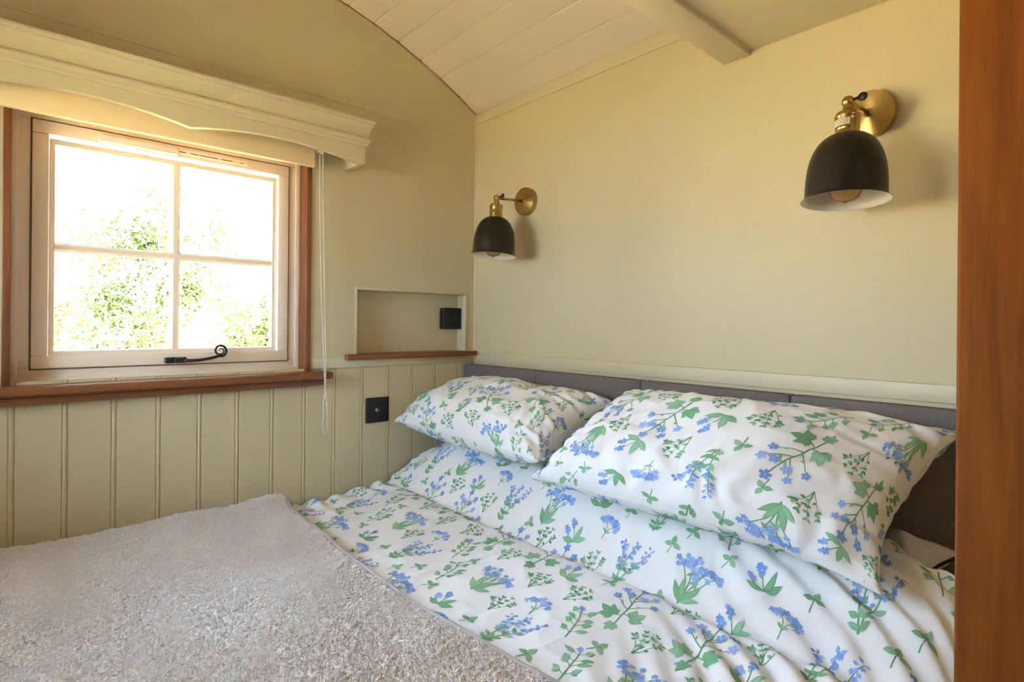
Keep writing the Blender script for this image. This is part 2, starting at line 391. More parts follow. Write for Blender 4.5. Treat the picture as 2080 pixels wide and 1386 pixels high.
gb = MB(); gb.prism([(x + 0.0006, MZC + d) for x, d in bar_prof(0.0115)], 1, GY0 - 0.004, GY1 + 0.004); gb.build('glazing_bar', m_upvc, win)
for (a, b) in ((GY0 - 0.004, MYC), (MYC, GY1 + 0.004)):
    for (c, d) in ((GZ0 - 0.004, MZC), (MZC, GZ1 + 0.004)):
        MB().box(-0.074, -0.070, a, b, c, d).build('pane', m_glass, win)
# trickle vent
v = MB(); v.box(-0.050, -0.031, -1.222, -1.0385, 0.4725, 0.491, 0.0025); tv = v.build('trickle_vent', m_ventp, win); tag(tv, 'white plastic trickle vent cover')
v = MB(); v.box(-0.050, -0.040, -1.0375, -0.848, 0.4785, 0.4945, 0.002); v.box(-0.040, -0.036, -1.0375, -0.852, 0.4785, 0.4815, 0.001)
tv2 = v.build('trickle_vent', m_ventp, win); tag(tv2, 'open slotted trickle vent')
for a, b in ((-1.034, -1.018), (-1.006, -0.985), (-0.982, -0.935), (-0.925, -0.895), (-0.872, -0.864)): MB().box(-0.0405, -0.0395, a, b, 0.4825, 0.4845).build('vent_slot', m_slot, tv2)
# monkey tail handle
hd = MB(); hd.box(-0.0485, -0.040, -1.066, -1.012, -0.1165, -0.1005, 0.0015); hd.box(-0.040, -0.026, -1.066, -1.047, -0.1165, -0.1005, 0.002); hd.box(-0.040, -0.024, -1.045, -1.018, -0.1155, -0.1015, 0.003)
hnd = hd.build('handle', m_iron, win); tag(hnd, 'black iron monkey tail handle')
pts = []; rad = []
P0 = [(-1.022, -0.110), (-1.000, -0.1105), (-0.980, -0.1095), (-0.960, -0.1065), (-0.944, -0.103), (-0.930, -0.0985)]
for y, z in P0: pts.append((-0.026, y, z)); rad.append(0.0046)
sy, sz = -0.928, -0.0835
for k in range(44):
    a = math.radians(-65 + k * 13.5); r = 0.0165 * (1 - k / 44) ** 0.62 + 0.0012
    pts.append((-0.026 + 0.004 * k / 44, sy + r * math.cos(a), sz + r * math.sin(a))); rad.append(0.0044 - 0.0032 * k / 44)
MB().tube(pts, rad, 8).build('lever', m_iron, hnd)
# hardwood lining and sill
for (a, b) in ((-1.4035, -1.3885), (-0.6865, -0.6705)):
    MB().box(-0.10, 0.006, a, b, -0.155, 0.545, 0.0015).build('jamb_lining', m_wood_z, win)
MB().box(-0.10, 0.004, -1.4035, -0.6705, 0.5435, 0.558).build('head_lining', m_wood_y, win)
sl = MB(); sl.box(-0.10, 0.0, -1.39, -0.686, -0.179, -0.155, 0.001); sl.box(0.0, 0.056, -1.462, -0.612, -0.179, -0.155, 0.0095, seg=4)
sl.build('window_sill', m_wood_y, win)
MB().box(0.0, 0.026, -1.445, -0.632, -0.2005, -0.179, 0.004, seg=3).build('sill_apron', m_wood_y, win)

# unseen window added in the long wall opposite the headboard for more daylight
w2 = empty('added_window', (0.63, YB, -0.157), 'unseen cream casement window added opposite the headboard for more daylight', None, kind='structure')
def frame_y(mb, x0, x1, z0, z1, w, y0, y1, bev=0.0):
    mb.box(x0, x1, y0, y1, z0, z0 + w, bev); mb.box(x0, x1, y0, y1, z1 - w, z1, bev)
    mb.box(x0, x0 + w, y0, y1, z0 + w, z1 - w, bev); mb.box(x1 - w, x1, y0, y1, z0 + w, z1 - w, bev)
q = MB(); frame_y(q, D2[0], D2[1], D2[2], D2[3], 0.075, YB - 0.09, YB - 0.04, 0.003); q.build('sash', m_upvc, w2)
MB().box(0.62, 0.64, YB - 0.075, YB - 0.055, D2[2] + 0.07, D2[3] - 0.07).build('glazing_bar', m_upvc, w2)
MB().box(D2[0] + 0.07, D2[1] - 0.07, YB - 0.075, YB - 0.055, 0.178, 0.198).build('glazing_bar', m_upvc, w2)
for a, b in ((D2[0] + 0.07, 0.63), (0.63, D2[1] - 0.07)):
    for c, d in ((D2[2] + 0.07, 0.188), (0.188, D2[3] - 0.07)): MB().box(a, b, YB - 0.068, YB - 0.064, c, d).build('pane', m_glass, w2)
MB().box(D2[0] - 0.06, D2[1] + 0.06, YB - 0.04, YB + 0.05, -0.181, -0.157, 0.006).build('window_sill', m_wood_y, w2)

# ------------------------------------------------------------------ pelmet over the window
PX = 0.115; PY0, PY1 = -1.536, -0.541
pel = empty('window_pelmet', (0, -1.0385, 0.512), 'sage painted wooden pelmet with moulded cornice and scalloped lower edge', 'pelmet')
ys = np.linspace(PY0, PY1, 121)
def scal(y):
    d = abs(y + 1.0385)
    return 0.512 + (0.0255 * (1 - ((d - 0.235) / 0.235) ** 2) if d < 0.47 else 0.0)
ap = MB(); vs = []
for y in ys: vs += [(PX, y, scal(y)), (PX, y, 0.645), (PX - 0.018, y, 0.645), (PX - 0.018, y, scal(y))]
fs = [(4 * i + a, 4 * i + (a + 1) % 4, 4 * i + 4 + (a + 1) % 4, 4 * i + 4 + a) for i in range(len(ys) - 1) for a in range(4)] + [(0, 1, 2, 3), tuple(4 * (len(ys) - 1) + q for q in (3, 2, 1, 0))]
ap.add(vs, fs); ap.build('scalloped_apron', m_trim, pel)
for a, b in ((PY0, PY0 + 0.018), (PY1 - 0.018, PY1)):
    MB().box(0.0, PX - 0.018, a, b, 0.512, 0.645).build('end_board', m_trim, pel)
MB().box(0.0, PX + 0.02, PY0 - 0.02, PY1 + 0.02, 0.643, 0.6495).build('top_board', m_trim, pel)
cp = [(0.0005, .570), (.004, .570), (.0065, .5725), (.0075, .5755), (.0075, .5805), (.010, .5815), (.0135, .5845), (.0150, .589), (.0138, .5935), (.011, .5965), (.0085, .5985), (.0085, .604), (.0092, .612), (.0115, .621), (.0155, .629), (.0200, .6345), (.0215, .6370), (.0215, .6405), (.0250, .6430), (.0265, .6455), (.0265, .6505), (0.0005, .6505)]
path = [((0.0, PY1), (0, 1)), ((PX, PY1), (1, 1)), ((PX, PY0), (1, -1)), ((0.0, PY0), (0, -1))]
co = MB(); vs = []
for (x, y), (nx, ny) in path: vs += [(x + nx * d, y + ny * d, z) for d, z in cp]
k = len(cp); fs = [(i * k + j, i * k + (j + 1) % k, (i + 1) * k + (j + 1) % k, (i + 1) * k + j) for i in range(3) for j in range(k)]
co.add(vs, fs); co.build('cornice', m_trim, pel)

# ------------------------------------------------------------------ roller blind and its bead chain
bl = empty('roller_blind', (0.045, -1.04, 0.49), 'rolled up cream roller blind with bead chain under the pelmet', 'blind')
MB().box(0.036, 0.055, -1.412, -0.679, 0.490, 0.575, 0.0035).build('blind_fascia', m_blind, bl)
MB().tube([(0.030, -1.40, 0.575), (0.030, -0.685, 0.575)], 0.018, 16).build('roller', m_blind, bl)
MB().lathe([(0, -0.012), (0.016, -0.012), (0.018, -0.008), (0.014, 0), (0.018, 0.008), (0.016, 0.012), (0, 0.012)], (0.042, -0.662, 0.556), (0, 1, 0), 24).build('chain_wheel', m_chain, bl)
ch = MB()
def strand(pl, step=0.0062, r=0.0023):
    pl = [Vector(p) for p in pl]; L = [0]
    for a, b in zip(pl[:-1], pl[1:]): L.append(L[-1] + (b - a).length)
    n = int(L[-1] / step)
    for i in range(n + 1):
        d = L[-1] * i / n; k = max(q for q in range(len(L)) if L[q] <= d + 1e-9); k = min(k, len(pl) - 2)
        p = pl[k].lerp(pl[k + 1], (d - L[k]) / max(1e-9, L[k + 1] - L[k])); ch.ball(p, r, 6, 4)
    ch.tube(pl, 0.0008, 4)
strand([(0.058, -0.667, 0.556), (0.058, -0.6665, 0.40), (0.060, -0.660, 0.10), (0.062, -0.653, -0.06), (0.063, -0.649, -0.15), (0.064, -0.647, -0.22), (0.064, -0.650, -0.245), (0.064, -0.6515, -0.275), (0.064, -0.650, -0.296), (0.064, -0.653, -0.31), (0.064, -0.6535, -0.33), (0.064, -0.650, -0.346), (0.064, -0.645, -0.3535),
        (0.064, -0.640, -0.349), (0.064, -0.6395, -0.33), (0.064, -0.637, -0.312), (0.064, -0.638, -0.295), (0.064, -0.640, -0.26), (0.064, -0.6425, -0.225), (0.064, -0.645, -0.19), (0.0645, -0.6445, -0.12), (0.064, -0.648, -0.02), (0.062, -0.650, 0.10), (0.059, -0.656, 0.40), (0.058, -0.657, 0.556)])
ck = ch.build('bead_chain', m_chain, bl); ck['kind'] = 'stuff'

# ------------------------------------------------------------------ niche ledge, sockets
tag(MB().box(ND + 0.004, 0.026, -0.5525, -0.0075, -0.1235, -0.1045, 0.003, seg=3).build('niche_ledge', m_wood_y, origin=(0, -0.28, -0.1235)), 'thin hardwood ledge along the bottom of the wall niche', 'shelf')
ss = empty('power_socket', (-0.045, -0.088, -0.02), 'black surface mounted switched power socket inside the wall niche', 'socket')
a0, a1, c0, c1, xf = -0.1305, -0.0465, -0.0190, 0.0645, -0.028
MB().box(ND + 0.003, xf - 0.004, a0 + 0.0008, a1 - 0.0008, c0 + 0.0008, c1 - 0.0008, 0.002).build('back_box', m_blackp, ss)
fp = MB(); fp.box(xf - 0.0045, xf, a0, a1, c0, c1, 0.002); fpo = fp.build('face_plate', m_blackp, ss)
MB().box(xf - 0.001, xf + 0.0035, -0.0945, -0.0835, 0.020, 0.036, 0.0012).build('rocker_switch', m_blackp, fpo)
for q in ((-0.0905, -0.0865, 0.044, 0.052), (-0.100, -0.0935, 0.003, 0.007), (-0.0835, -0.077, 0.003, 0.007)): MB().box(xf - 0.001, xf + 0.0003, *q).build('pin_hole', m_hole, fpo)
ts = empty('aerial_socket', (0.0, -0.428, -0.346), 'black square aerial socket with a metal coaxial stud on the boards', 'socket')
MB().box(-0.0065, 0.0035, -0.4715, -0.3845, -0.346, -0.259, 0.003, seg=3).build('face_plate', m_blackp, ts)
cx = MB(); cx.lathe([(0.0085, 0), (0.0085, 0.0012), (0.0062, 0.0015), (0.0058, 0.007), (0.0046, 0.0072), (0.0042, 0.0025), (0.0012, 0.0025), (0.0010, 0.006), (0, 0.006)], (0.0035, -0.4295, -0.3025), (1, 0, 0), 20)
cx.build('coaxial_stud', m_chrome, ts)
for yy in (-0.458, -0.399):
    MB().lathe([(0.0035, 0), (0.0034, 0.0005), (0, 0.0008)], (0.0035, yy, -0.3025), (1, 0, 0), 12).build('screw', m_blackp, ts)

# ------------------------------------------------------------------ wall lamps
def wall_lamp(x, zp, label):
    L = empty('wall_lamp', (x, 0, zp), label, 'wall lamp', 'brass wall lamps with black shades')
    MB().lathe([(0.0, 0.0), (0.049, 0.0), (0.0495, 0.002), (0.0495, 0.019), (0.0485, 0.021), (0.047, 0.0215), (0.010, 0.0245), (0.0, 0.0245)], (x, -0.0002, zp), (0, -1, 0), 64).build('backplate', m_brassd, L, auto=35)
    yj_, zj = -0.146, zp - 0.009
    ar = MB(); ar.tube([(x, -0.022, zp), (x, yj_ + 0.006, zj + 0.001)], 0.0048, 16); ar.lathe([(0.009, 0), (0.009, 0.004), (0.006, 0.006)], (x, -0.023, zp), (0, -1, 0), 20)
    ar.build('arm', m_brass, L)
    jt = MB(); jt.ball((x, yj_, zj), 0.0118, 20, 14); jt.lathe([(0.0085, -0.013), (0.0085, 0.0), ], (x, yj_, zj - 0.006), (0, 0, 1), 20); j = jt.build('ball_joint', m_brass, L)
    sw = MB(); sw.tube([(x + 0.008, yj_, zj + 0.002), (x + 0.019, yj_ + 0.003, zj + 0.004)], 0.0026, 10); sw.ball((x + 0.024, yj_ + 0.005, zj + 0.005), 0.0088, 16, 12, sc_=(1, 0.42, 1)); sw.build('thumb_screw', m_iron, j)
    zr = zj - 0.200; o = (x, yj_, zr); 
    def tilt(ob):      # the holder, shade and bulb swing on the ball joint
        R_ = Matrix.Translation((0, yj_, zj - zp)) @ Matrix.Rotation(math.radians(-4.0), 4, 'X') @ Matrix.Translation((0, -yj_, zp - zj)); ob.data.transform(R_)
    cap = MB(); cap.lathe([(0, .192), (0.0092, .192), (0.0092, .185), (0.011, .1825), (0.0125, .181), (0.0125, .1795), (0.0175, .1785), (0.0215, .1755), (0.0232, .170), (0.0232, .166), (0.0222, .165), (0.0215, .163), (0.0215, .146), (0.0222, .1445), (0.0222, .1425), (0.0212, .1415), (0.0212, .138), (0.0226, .1365), (0.0226, .132), (0.020, .129), (0.0, .129)], o, (0, 0, 1), 40)
    cp_ = cap.build('lamp_holder', m_brass, L, auto=50)
    # paper sticker on the holder, lettering as fine lines
    if x > 1:
        st = MB(); ph0, ph1 = math.radians(-150), math.radians(-62); ns = 12
        def cyl(a, z, r=0.0219): return (x + r * math.cos(a), yj_ + r * math.sin(a), zr + z)
        vs = []
        for i in range(ns + 1): a = ph0 + (ph1 - ph0) * i / ns; vs += [cyl(a, .147), cyl(a, .1605)]
        st.add(vs, [(2 * i, 2 * i + 2, 2 * i + 3, 2 * i + 1) for i in range(ns)])
        rs = random.Random(4)
        for row in range(3):
            a = ph0 + 0.08; zz = .1495 + row * 0.0036
            while a < ph1 - 0.16:
                w = rs.uniform(0.05, 0.16)
                st.add([cyl(a, zz, .0220), cyl(a + w, zz, .0220), cyl(a + w, zz + .0013, .0220), cyl(a, zz + .0013, .0220)], [(0, 1, 2, 3)], 1); a += w + 0.04
        st.build('sticker', [m_sticker, m_ink], cp_)
    out = [(0.0205, .1325), (0.027, .1315), (0.036, .1275), (0.0455, .120), (0.0535, .110), (0.0600, .0975), (0.0650, .083), (0.0685, .066), (0.0705, .048), (0.0715, .030), (0.0718, .012), (0.0725, .0065), (0.0750, .0030), (0.0782, .0005), (0.0785, -0.0008)]
    inn = [(0.0778, -0.0010), (0.0745, .0018), (0.0708, .0060), (0.0700, .012), (0.0697, .030), (0.0687, .048), (0.0667, .066), (0.0632, .083), (0.0582, .0975), (0.0515, .110), (0.0435, .1195), (0.0345, .1260), (0.020, .1300)]
    MB().lathe(out + inn, o, (0, 0, 1), 64, mats=[0] * (len(out) - 1) + [1] * (len(inn))).build('lamp_shade', [m_shade, m_shadein], L, auto=60)
    bb = MB(); bb.lathe([(0.013, .125), (0.0135, .095), (0.016, .072), (0.024, .056), (0.0285, .044), (0.0305, .031), (0.0290, .018), (0.0240, .0075), (0.0155, .0010), (0.006, -.0015), (0.0035, -.0040), (0.0, -.0045)], o, (0, 0, 1), 36)
    b = bb.build('bulb', m_bulb, L)
    fi = MB(); fpts = [(x + 0.012 * math.cos(a * 2.4), yj_ + 0.012 * math.sin(a * 2.4), zr + 0.020 + 0.03 * (a % 2)) for a in range(9)]
    fi.tube(fpts, 0.0008, 5); fi.tube([(x, yj_, zr + 0.10), (x, yj_, zr + 0.03)], 0.002, 8); fi.build('filament', m_brass, b)
    for ch_ in L.children_recursive:
        if ch_.name.split('.')[0] in ('lamp_holder', 'sticker', 'lamp_shade', 'bulb', 'filament'): tilt(ch_)
    return L
wall_lamp(0.305, 0.444, 'brass wall lamp with black dome shade near the corner of the walls')
wall_lamp(1.388, 0.459, 'brass wall lamp with black dome shade beside the hardwood post')

# ------------------------------------------------------------------ bed: base, headboard, mattress
bed = empty('bed', (0.78, -1.0, FL), 'low bed with a charcoal fabric headboard along the wall', 'bed')
MB().box(0.012, 1.60, -1.98, -0.06, FL, -0.86, 0.004).build('bed_base', m_base, bed)
hb = MB().box(0.006, 1.64, -0.018, -0.004, -0.95, -0.165).build('headboard', m_head, bed)
hx = [0.004, 0.408, 0.836, 1.246, 1.65]
for a, b in zip(hx[:-1], hx[1:]):
    MB().box(a, b - 0.0004, -0.056, -0.016, -0.95, -0.1555, 0.0055, seg=3).build('headboard_panel', m_head, hb)
tag(MB().box(0.014, 1.585, -1.97, -0.058, -0.859, -0.615, 0.035, seg=4).build('mattress', m_greycot, origin=(0.78, -1.0, -0.859)), 'thick mattress lying on the bed under the duvet', 'mattress')

# ------------------------------------------------------------------ unseen paper globe lamp, added behind the camera as warm fill light
pl = empty('fill_lamp', (3.0, -1.05, 0.55), 'unseen warm paper globe lamp added behind the camera as fill light', 'lamp')
m_fill = mat('fill_lamp_glow', (0.8, 0.7, 0.5, 1), 0.8); m_fill.node_tree.nodes['Principled BSDF'].inputs['Emission Color'].default_value = (1.0, 0.82, 0.58, 1)
m_fill.node_tree.nodes['Principled BSDF'].inputs['Emission Strength'].default_value = FILL_GLOW
gl = MB(); gl.ball((3.0, -1.05, 0.55), 0.19, 32, 20); gl.build('fill_globe', m_fill, pl)
MB().tube([(3.0, -1.05, 0.73), (3.0, -1.05, arc(-1.05))], 0.003, 6).build('flex', m_blackp, pl)

# ------------------------------------------------------------------ printed flower motifs (flat print, laid on the cloth)
GRN = [(0.245, 0.475, 0.280), (0.290, 0.520, 0.330), (0.200, 0.420, 0.235)]
STM = (0.135, 0.325, 0.170); DRK = (0.105, 0.280, 0.145)
BLU = [(0.235, 0.385, 0.78), (0.285, 0.440, 0.82), (0.195, 0.325, 0.70), (0.34, 0.44, 0.81)]
class Motif:
    def __init__(s, seed): s.v = []; s.f = []; s.c = []; s.z = []; s.r = random.Random(seed)
    def add(s, vs, fs, cs, z):
        b = len(s.v); s.v += vs; s.c += cs; s.z += [z] * len(vs); s.f += [tuple(b + i for i in f) for f in fs]
    def stem(s, pts, w0=0.0011, w1=0.0007, c=STM):
        P = []
        n = len(pts)
        for i in range(n - 1):
            p0 = pts[max(i - 1, 0)]; p1 = pts[i]; p2 = pts[i + 1]; p3 = pts[min(i + 2, n - 1)]
            L = math.dist(p1, p2); k = max(2, int(L / 0.006))
            for j in range(k):
                t = j / k
                P.append(tuple(0.5 * (2 * p1[q] + (p2[q] - p0[q]) * t + (2 * p0[q] - 5 * p1[q] + 4 * p2[q] - p3[q]) * t * t + (3 * p1[q] - p0[q] - 3 * p2[q] + p3[q]) * t ** 3) for q in (0, 1)))
        P.append(pts[-1]); m = len(P); vs = []
        for i, p in enumerate(P):
            a = P[max(i - 1, 0)]; b = P[min(i + 1, m - 1)]; dx, dy = b[0] - a[0], b[1] - a[1]; d = math.hypot(dx, dy) or 1
            w = w0 + (w1 - w0) * i / (m - 1); vs += [(p[0] - dy / d * w, p[1] + dx / d * w), (p[0] + dy / d * w, p[1] - dx / d * w)]
        s.add(vs, [(2 * i, 2 * i + 1, 2 * i + 3, 2 * i + 2) for i in range(m - 1)], [c] * len(vs), 0.00035)
        return P
    def leaf(s, x, y, ang, L, W, c=None, rib=True, k=None):
        c = c or s.r.choice(GRN); k = k or max(4, min(7, int(L / 0.005))); vs = []; cs = []
        ca, sa = math.cos(ang), math.sin(ang); bend = s.r.uniform(-0.12, 0.12) * L
        for i in range(k + 1):
            t = i / k; w = W / 2 * math.sin(math.pi * t ** 0.85) + 0.0002; off = bend * t * t
            for sgn in (1, 0, -1):
                lx, ly = t * L, off + sgn * w; vs.append((x + lx * ca - ly * sa, y + lx * sa + ly * ca))
                f = 0.84 if sgn else 1.22
                cs.append(tuple(min(1, q * f) for q in c))
        fs = []
        for i in range(k):
            for q in (0, 1): fs.append((3 * i + q, 3 * i + q + 1, 3 * i + q + 4, 3 * i + q + 3))
        s.add(vs, fs, cs, 0.0005)
        if rib and L > 0.014:
            pv = [(x + t * L * ca - bend * t * t * sa, y + t * L * sa + bend * t * t * ca) for t in (0, 0.4, 0.9)]
            dk = tuple(q * 0.72 for q in c); b0 = len(s.v); s.stem(pv, 0.0005, 0.0002, dk)
            for i in range(b0, len(s.v)): s.z[i] = 0.0007
    def palm(s, x, y, ang, L, c=None):
        c = c or s.r.choice(GRN)
        for d, q in ((-1.5, .55), (-.75, .82), (0, 1), (.75, .82), (1.5, .55)): s.leaf(x, y, ang + d, L * q, L * 0.42 * q + 0.002, c, True)
        for d in (-1.1, -.38, .38, 1.1): s.leaf(x, y, ang + d, L * .6, L * 0.3, c, False)
    def flower(s, x, y, r, c=None, eye=True, sq=1.0, rot=None):
        c = c or s.r.choice(BLU); n = 15; a0 = s.r.uniform(0, 6) if rot is None else rot; n = 20
        vs = [(x, y)]; cs = [tuple(q * 0.85 for q in c)]
        for i in range(n):
            a = a0 + 2 * math.pi * i / n; q = r * (0.56 + 0.50 * abs(math.cos(2.5 * (a - a0))) ** 0.7)
            vs.append((x + q * math.cos(a), y + q * math.sin(a) * sq)); cs.append(tuple(min(1, w * 1.08) for w in c))
        s.add(vs, [(0, i + 1, (i + 1) % n + 1) for i in range(n)], cs, 0.0007)
        if eye:
            vs = [(x + r * .22 * math.cos(i * 1.047), y + r * .22 * math.sin(i * 1.047)) for i in range(6)]
            s.add(vs, [tuple(range(6))], [(0.46, 0.58, 0.55)] * 6, 0.0009)
def m_forget(q):
    m = Motif(q); R = m.r; base = (0, -0.062)
    for a, L in ((1.9, .055), (1.2, .05), (2.5, .04), (0.7, .045)): m.leaf(base[0], base[1] + .004, a + R.uniform(-.1, .1), L, .013)
    tips = []
    for a in (-0.034, -0.012, 0.014, 0.036):
        tip = (a, 0.022 + R.uniform(-.008, .012) - abs(a) * .35); m.stem([base, (a * .3, -0.02), (a * .8, 0.005), tip], .0014, .0008); tips.append(tip)
        m.leaf(a * .5, -.012 + R.uniform(-.01, .01), R.uniform(.3, 2.8), .022, .006)
    for tx, ty in tips:
        for k in range(R.randint(8, 10)):
            x = tx + R.uniform(-.016, .016); y = ty + R.uniform(-.006, .022) - abs(x - tx) * .5
            m.stem([(tx, ty), (x, y)], .0006, .0004); m.flower(x, y, R.uniform(.0048, .0064), eye=R.random() < .4)
    return m
def m_geranium(q):
    m = Motif(q); R = m.r; b = (0.004, -0.068)
    m.stem([b, (0, -.02), (.002, .03), (0, .056)], .0016, .0009); m.flower(0, .060, .0098)
    for sx, y0, tx, ty in ((-1, .01, -.030, .042), (1, .002, .030, .040), (-1, -.012, -.040, .012), (1, -.016, .036, .014), (-1, .02, -.012, .028), (1, .022, .014, .030)):
        m.stem([(0, y0), (tx * .5, y0 + (ty - y0) * .45), (tx, ty)], .001, .0006); m.flower(tx, ty, R.uniform(.0078, .0102)); m.leaf(tx * .5, y0 + (ty - y0) * .4, R.uniform(0, 3), .010, .004)
    m.palm(-.016, -.036, 2.5, .030); m.palm(.018, -.040, .4, .033); m.palm(.004, -.062, -1.2, .022)
    m.stem([(0, -.03), (-.016, -.036)], .001); m.stem([(0, -.035), (.018, -.040)], .001)
    return m
def m_raceme(q):
    m = Motif(q); R = m.r
    for k, (pts, nb) in enumerate((([(0, -.062), (-.006, -.02), (-.016, .018), (-.024, .05)], 11), ([(0, -.062), (.012, -.022), (.026, .006), (.040, .030)], 12), ([(.012, -.022), (.014, .012), (.012, .044)], 9))):
        P = m.stem(pts, .0013, .0006); n = len(P)
        for i in range(nb):
            p = P[min(n - 1, int(n * (.52 + .48 * i / nb)))]; a = R.uniform(0, 6.28)
            m.leaf(p[0] + .003 * math.cos(a), p[1] + .003 * math.sin(a), a, R.uniform(.008, .0115), .0052, R.choice(BLU), False, 3)
            if i % 2: m.flower(p[0] + .006 * math.cos(a + 2), p[1] + .006 * math.sin(a + 2), .0042, eye=False)
        if k < 2:
            for i in range(4):
                p = P[int(n * (.10 + .145 * i))]
                for sg in (-1, 1): m.leaf(p[0], p[1], 1.45 + sg * R.uniform(.8, 1.15), R.uniform(.015, .020), .0075)
    return m
def m_sprig(q):
    m = Motif(q); R = m.r
    for tx, ty, bx in ((-.022, .016, -.016), (-.006, .026, .004), (.012, .020, .002), (.026, .006, .016)):
        P = m.stem([(0.002, -.030), (bx * .6, -.012), (tx * .8 + bx * .2, ty * .55), (tx, ty)], .0007, .0004, DRK); n = len(P)
        for i in range(4):
            p = P[min(n - 1, int(n * (.38 + .62 * i / 3.2)))]; sg = 1 if (i + q) % 2 else -1
            m.leaf(p[0], p[1], 1.5 - tx * 20 + sg * R.uniform(.7, 1.2), R.uniform(.0075, .0105), .0046, R.choice([DRK, GRN[2], GRN[0]]), False, 4)
            if i > 0: m.leaf(p[0], p[1], 1.5 - tx * 20 - sg * R.uniform(.3, 1.0), R.uniform(.0065, .009), .0042, R.choice([DRK, GRN[2]]), False, 4)
    return m
def m_trefoil(q):
    m = Motif(q); R = m.r; m.stem([(0.004, -.022), (0, 0)], .0009)
    for a in (1.57, 3.5, 6.0): m.leaf(0, 0, a + R.uniform(-.15, .15), R.uniform(.017, .021), .0105)
    return m
def m_small(q):
    m = Motif(q); R = m.r
    for a, L in ((1.9, .040), (2.7, .032), (.2, .036)): m.leaf(0, -.024, a, L, .013)
    for tx, ty in ((.014, .016), (.026, -.002)):
        m.stem([(0, -.024), (tx * .6, ty - .016), (tx, ty)], .001); m.flower(tx, ty, .0085); m.flower(tx + .006, ty + .006, .0062, eye=False); m.leaf(tx * .7, ty - .012, .6, .009, .004)
    return m
def m_cluster(q):
    m = Motif(q); R = m.r
    P = m.stem([(-.006, -.028), (-.004, -.010), (.004, .006), (.020, .012)], .0009, .0006); n = len(P)
    m.stem([P[n // 3], (-.010, .002), (-.018, .004)], .0008, .0005)
    for k in range(17):
        t = k / 16; x = -.026 + .054 * t + R.uniform(-.003, .003); y = .008 + .010 * math.sin(t * 3.0) + R.uniform(-.008, .006)
        m.stem([(x * .7, y - .007), (x, y)], .0005, .0004); m.flower(x, y, R.uniform(.0050, .0068), eye=k % 4 == 0)
    for a in (.5, 2.6): m.leaf(-.004, -.012, a, .012, .0042)
    return m
def m_branch(q):
    m = Motif(q); R = m.r
    P = m.stem([(-.008, -.045), (0, -.015), (.008, .012), (.02, .036)], .0013, .0007); n = len(P)
    for i in range(4):
        p = P[int(n * (.25 + .18 * i))]
        for sg in (-1, 1):
            a = 1.3 + sg * R.uniform(.8, 1.1); e = (p[0] + .012 * math.cos(a), p[1] + .012 * math.sin(a)); m.stem([p, e], .0007); m.leaf(e[0], e[1], a, R.uniform(.016, .024), .010); m.leaf(e[0], e[1], a + .8 * sg, .012, .006)
    m.leaf(P[-1][0], P[-1][1], 1.0, .014, .009, BLU[0], False); m.flower(P[-1][0] + .004, P[-1][1] + .004, .006, BLU[0], False)
    return m
KINDS = [(m_forget, .060, 2), (m_geranium, .064, 2), (m_raceme, .062, 2), (m_branch, .046, 2), (m_small, .038, 3), (m_cluster, .034, 2), (m_sprig, .033, 6), (m_trefoil, .025, 7)]
TW, TL = 0.41, 0.48
def make_tile(seed):
    R = random.Random(seed); out = []; allm = []
    for fn, rad, cnt in KINDS:
        for c in range(cnt): allm.append((fn, rad, fn(seed * 31 + c)))
    for fn, rad, mo in allm:
        best = None
        for tr in range(400):
            x, y = R.uniform(0, TW), R.uniform(0, TL); gap = 9
            for (x2, y2, r2_, *_r) in out:
                dx = abs(x - x2); dx = min(dx, TW - dx); dy = abs(y - y2); dy = min(dy, TL - dy)
                gap = min(gap, math.hypot(dx, dy) - 0.88 * (rad + r2_))
            if best is None or gap > best[0]: best = (gap, x, y)
            if gap > 0.008: break
        if best[0] > -0.016: out.append((best[1], best[2], rad, mo, R.uniform(-.35, .35)))
    return out
TILE = make_tile(7)
def tri_grid(P, wrap=False):
    nu, nv = P.shape[:2]; i, j = np.meshgrid(np.arange(nu - 1), np.arange(nv - 1), indexing='ij')
    a = i * nv + j; return np.stack([a, a + nv, a + nv + 1, a + 1], -1).reshape(-1, 4)
def normals(P):
    du = np.gradient(P, axis=0); dv = np.gradient(P, axis=1); n = np.cross(du, dv); return n / (np.linalg.norm(n, axis=-1, keepdims=True) + 1e-12)
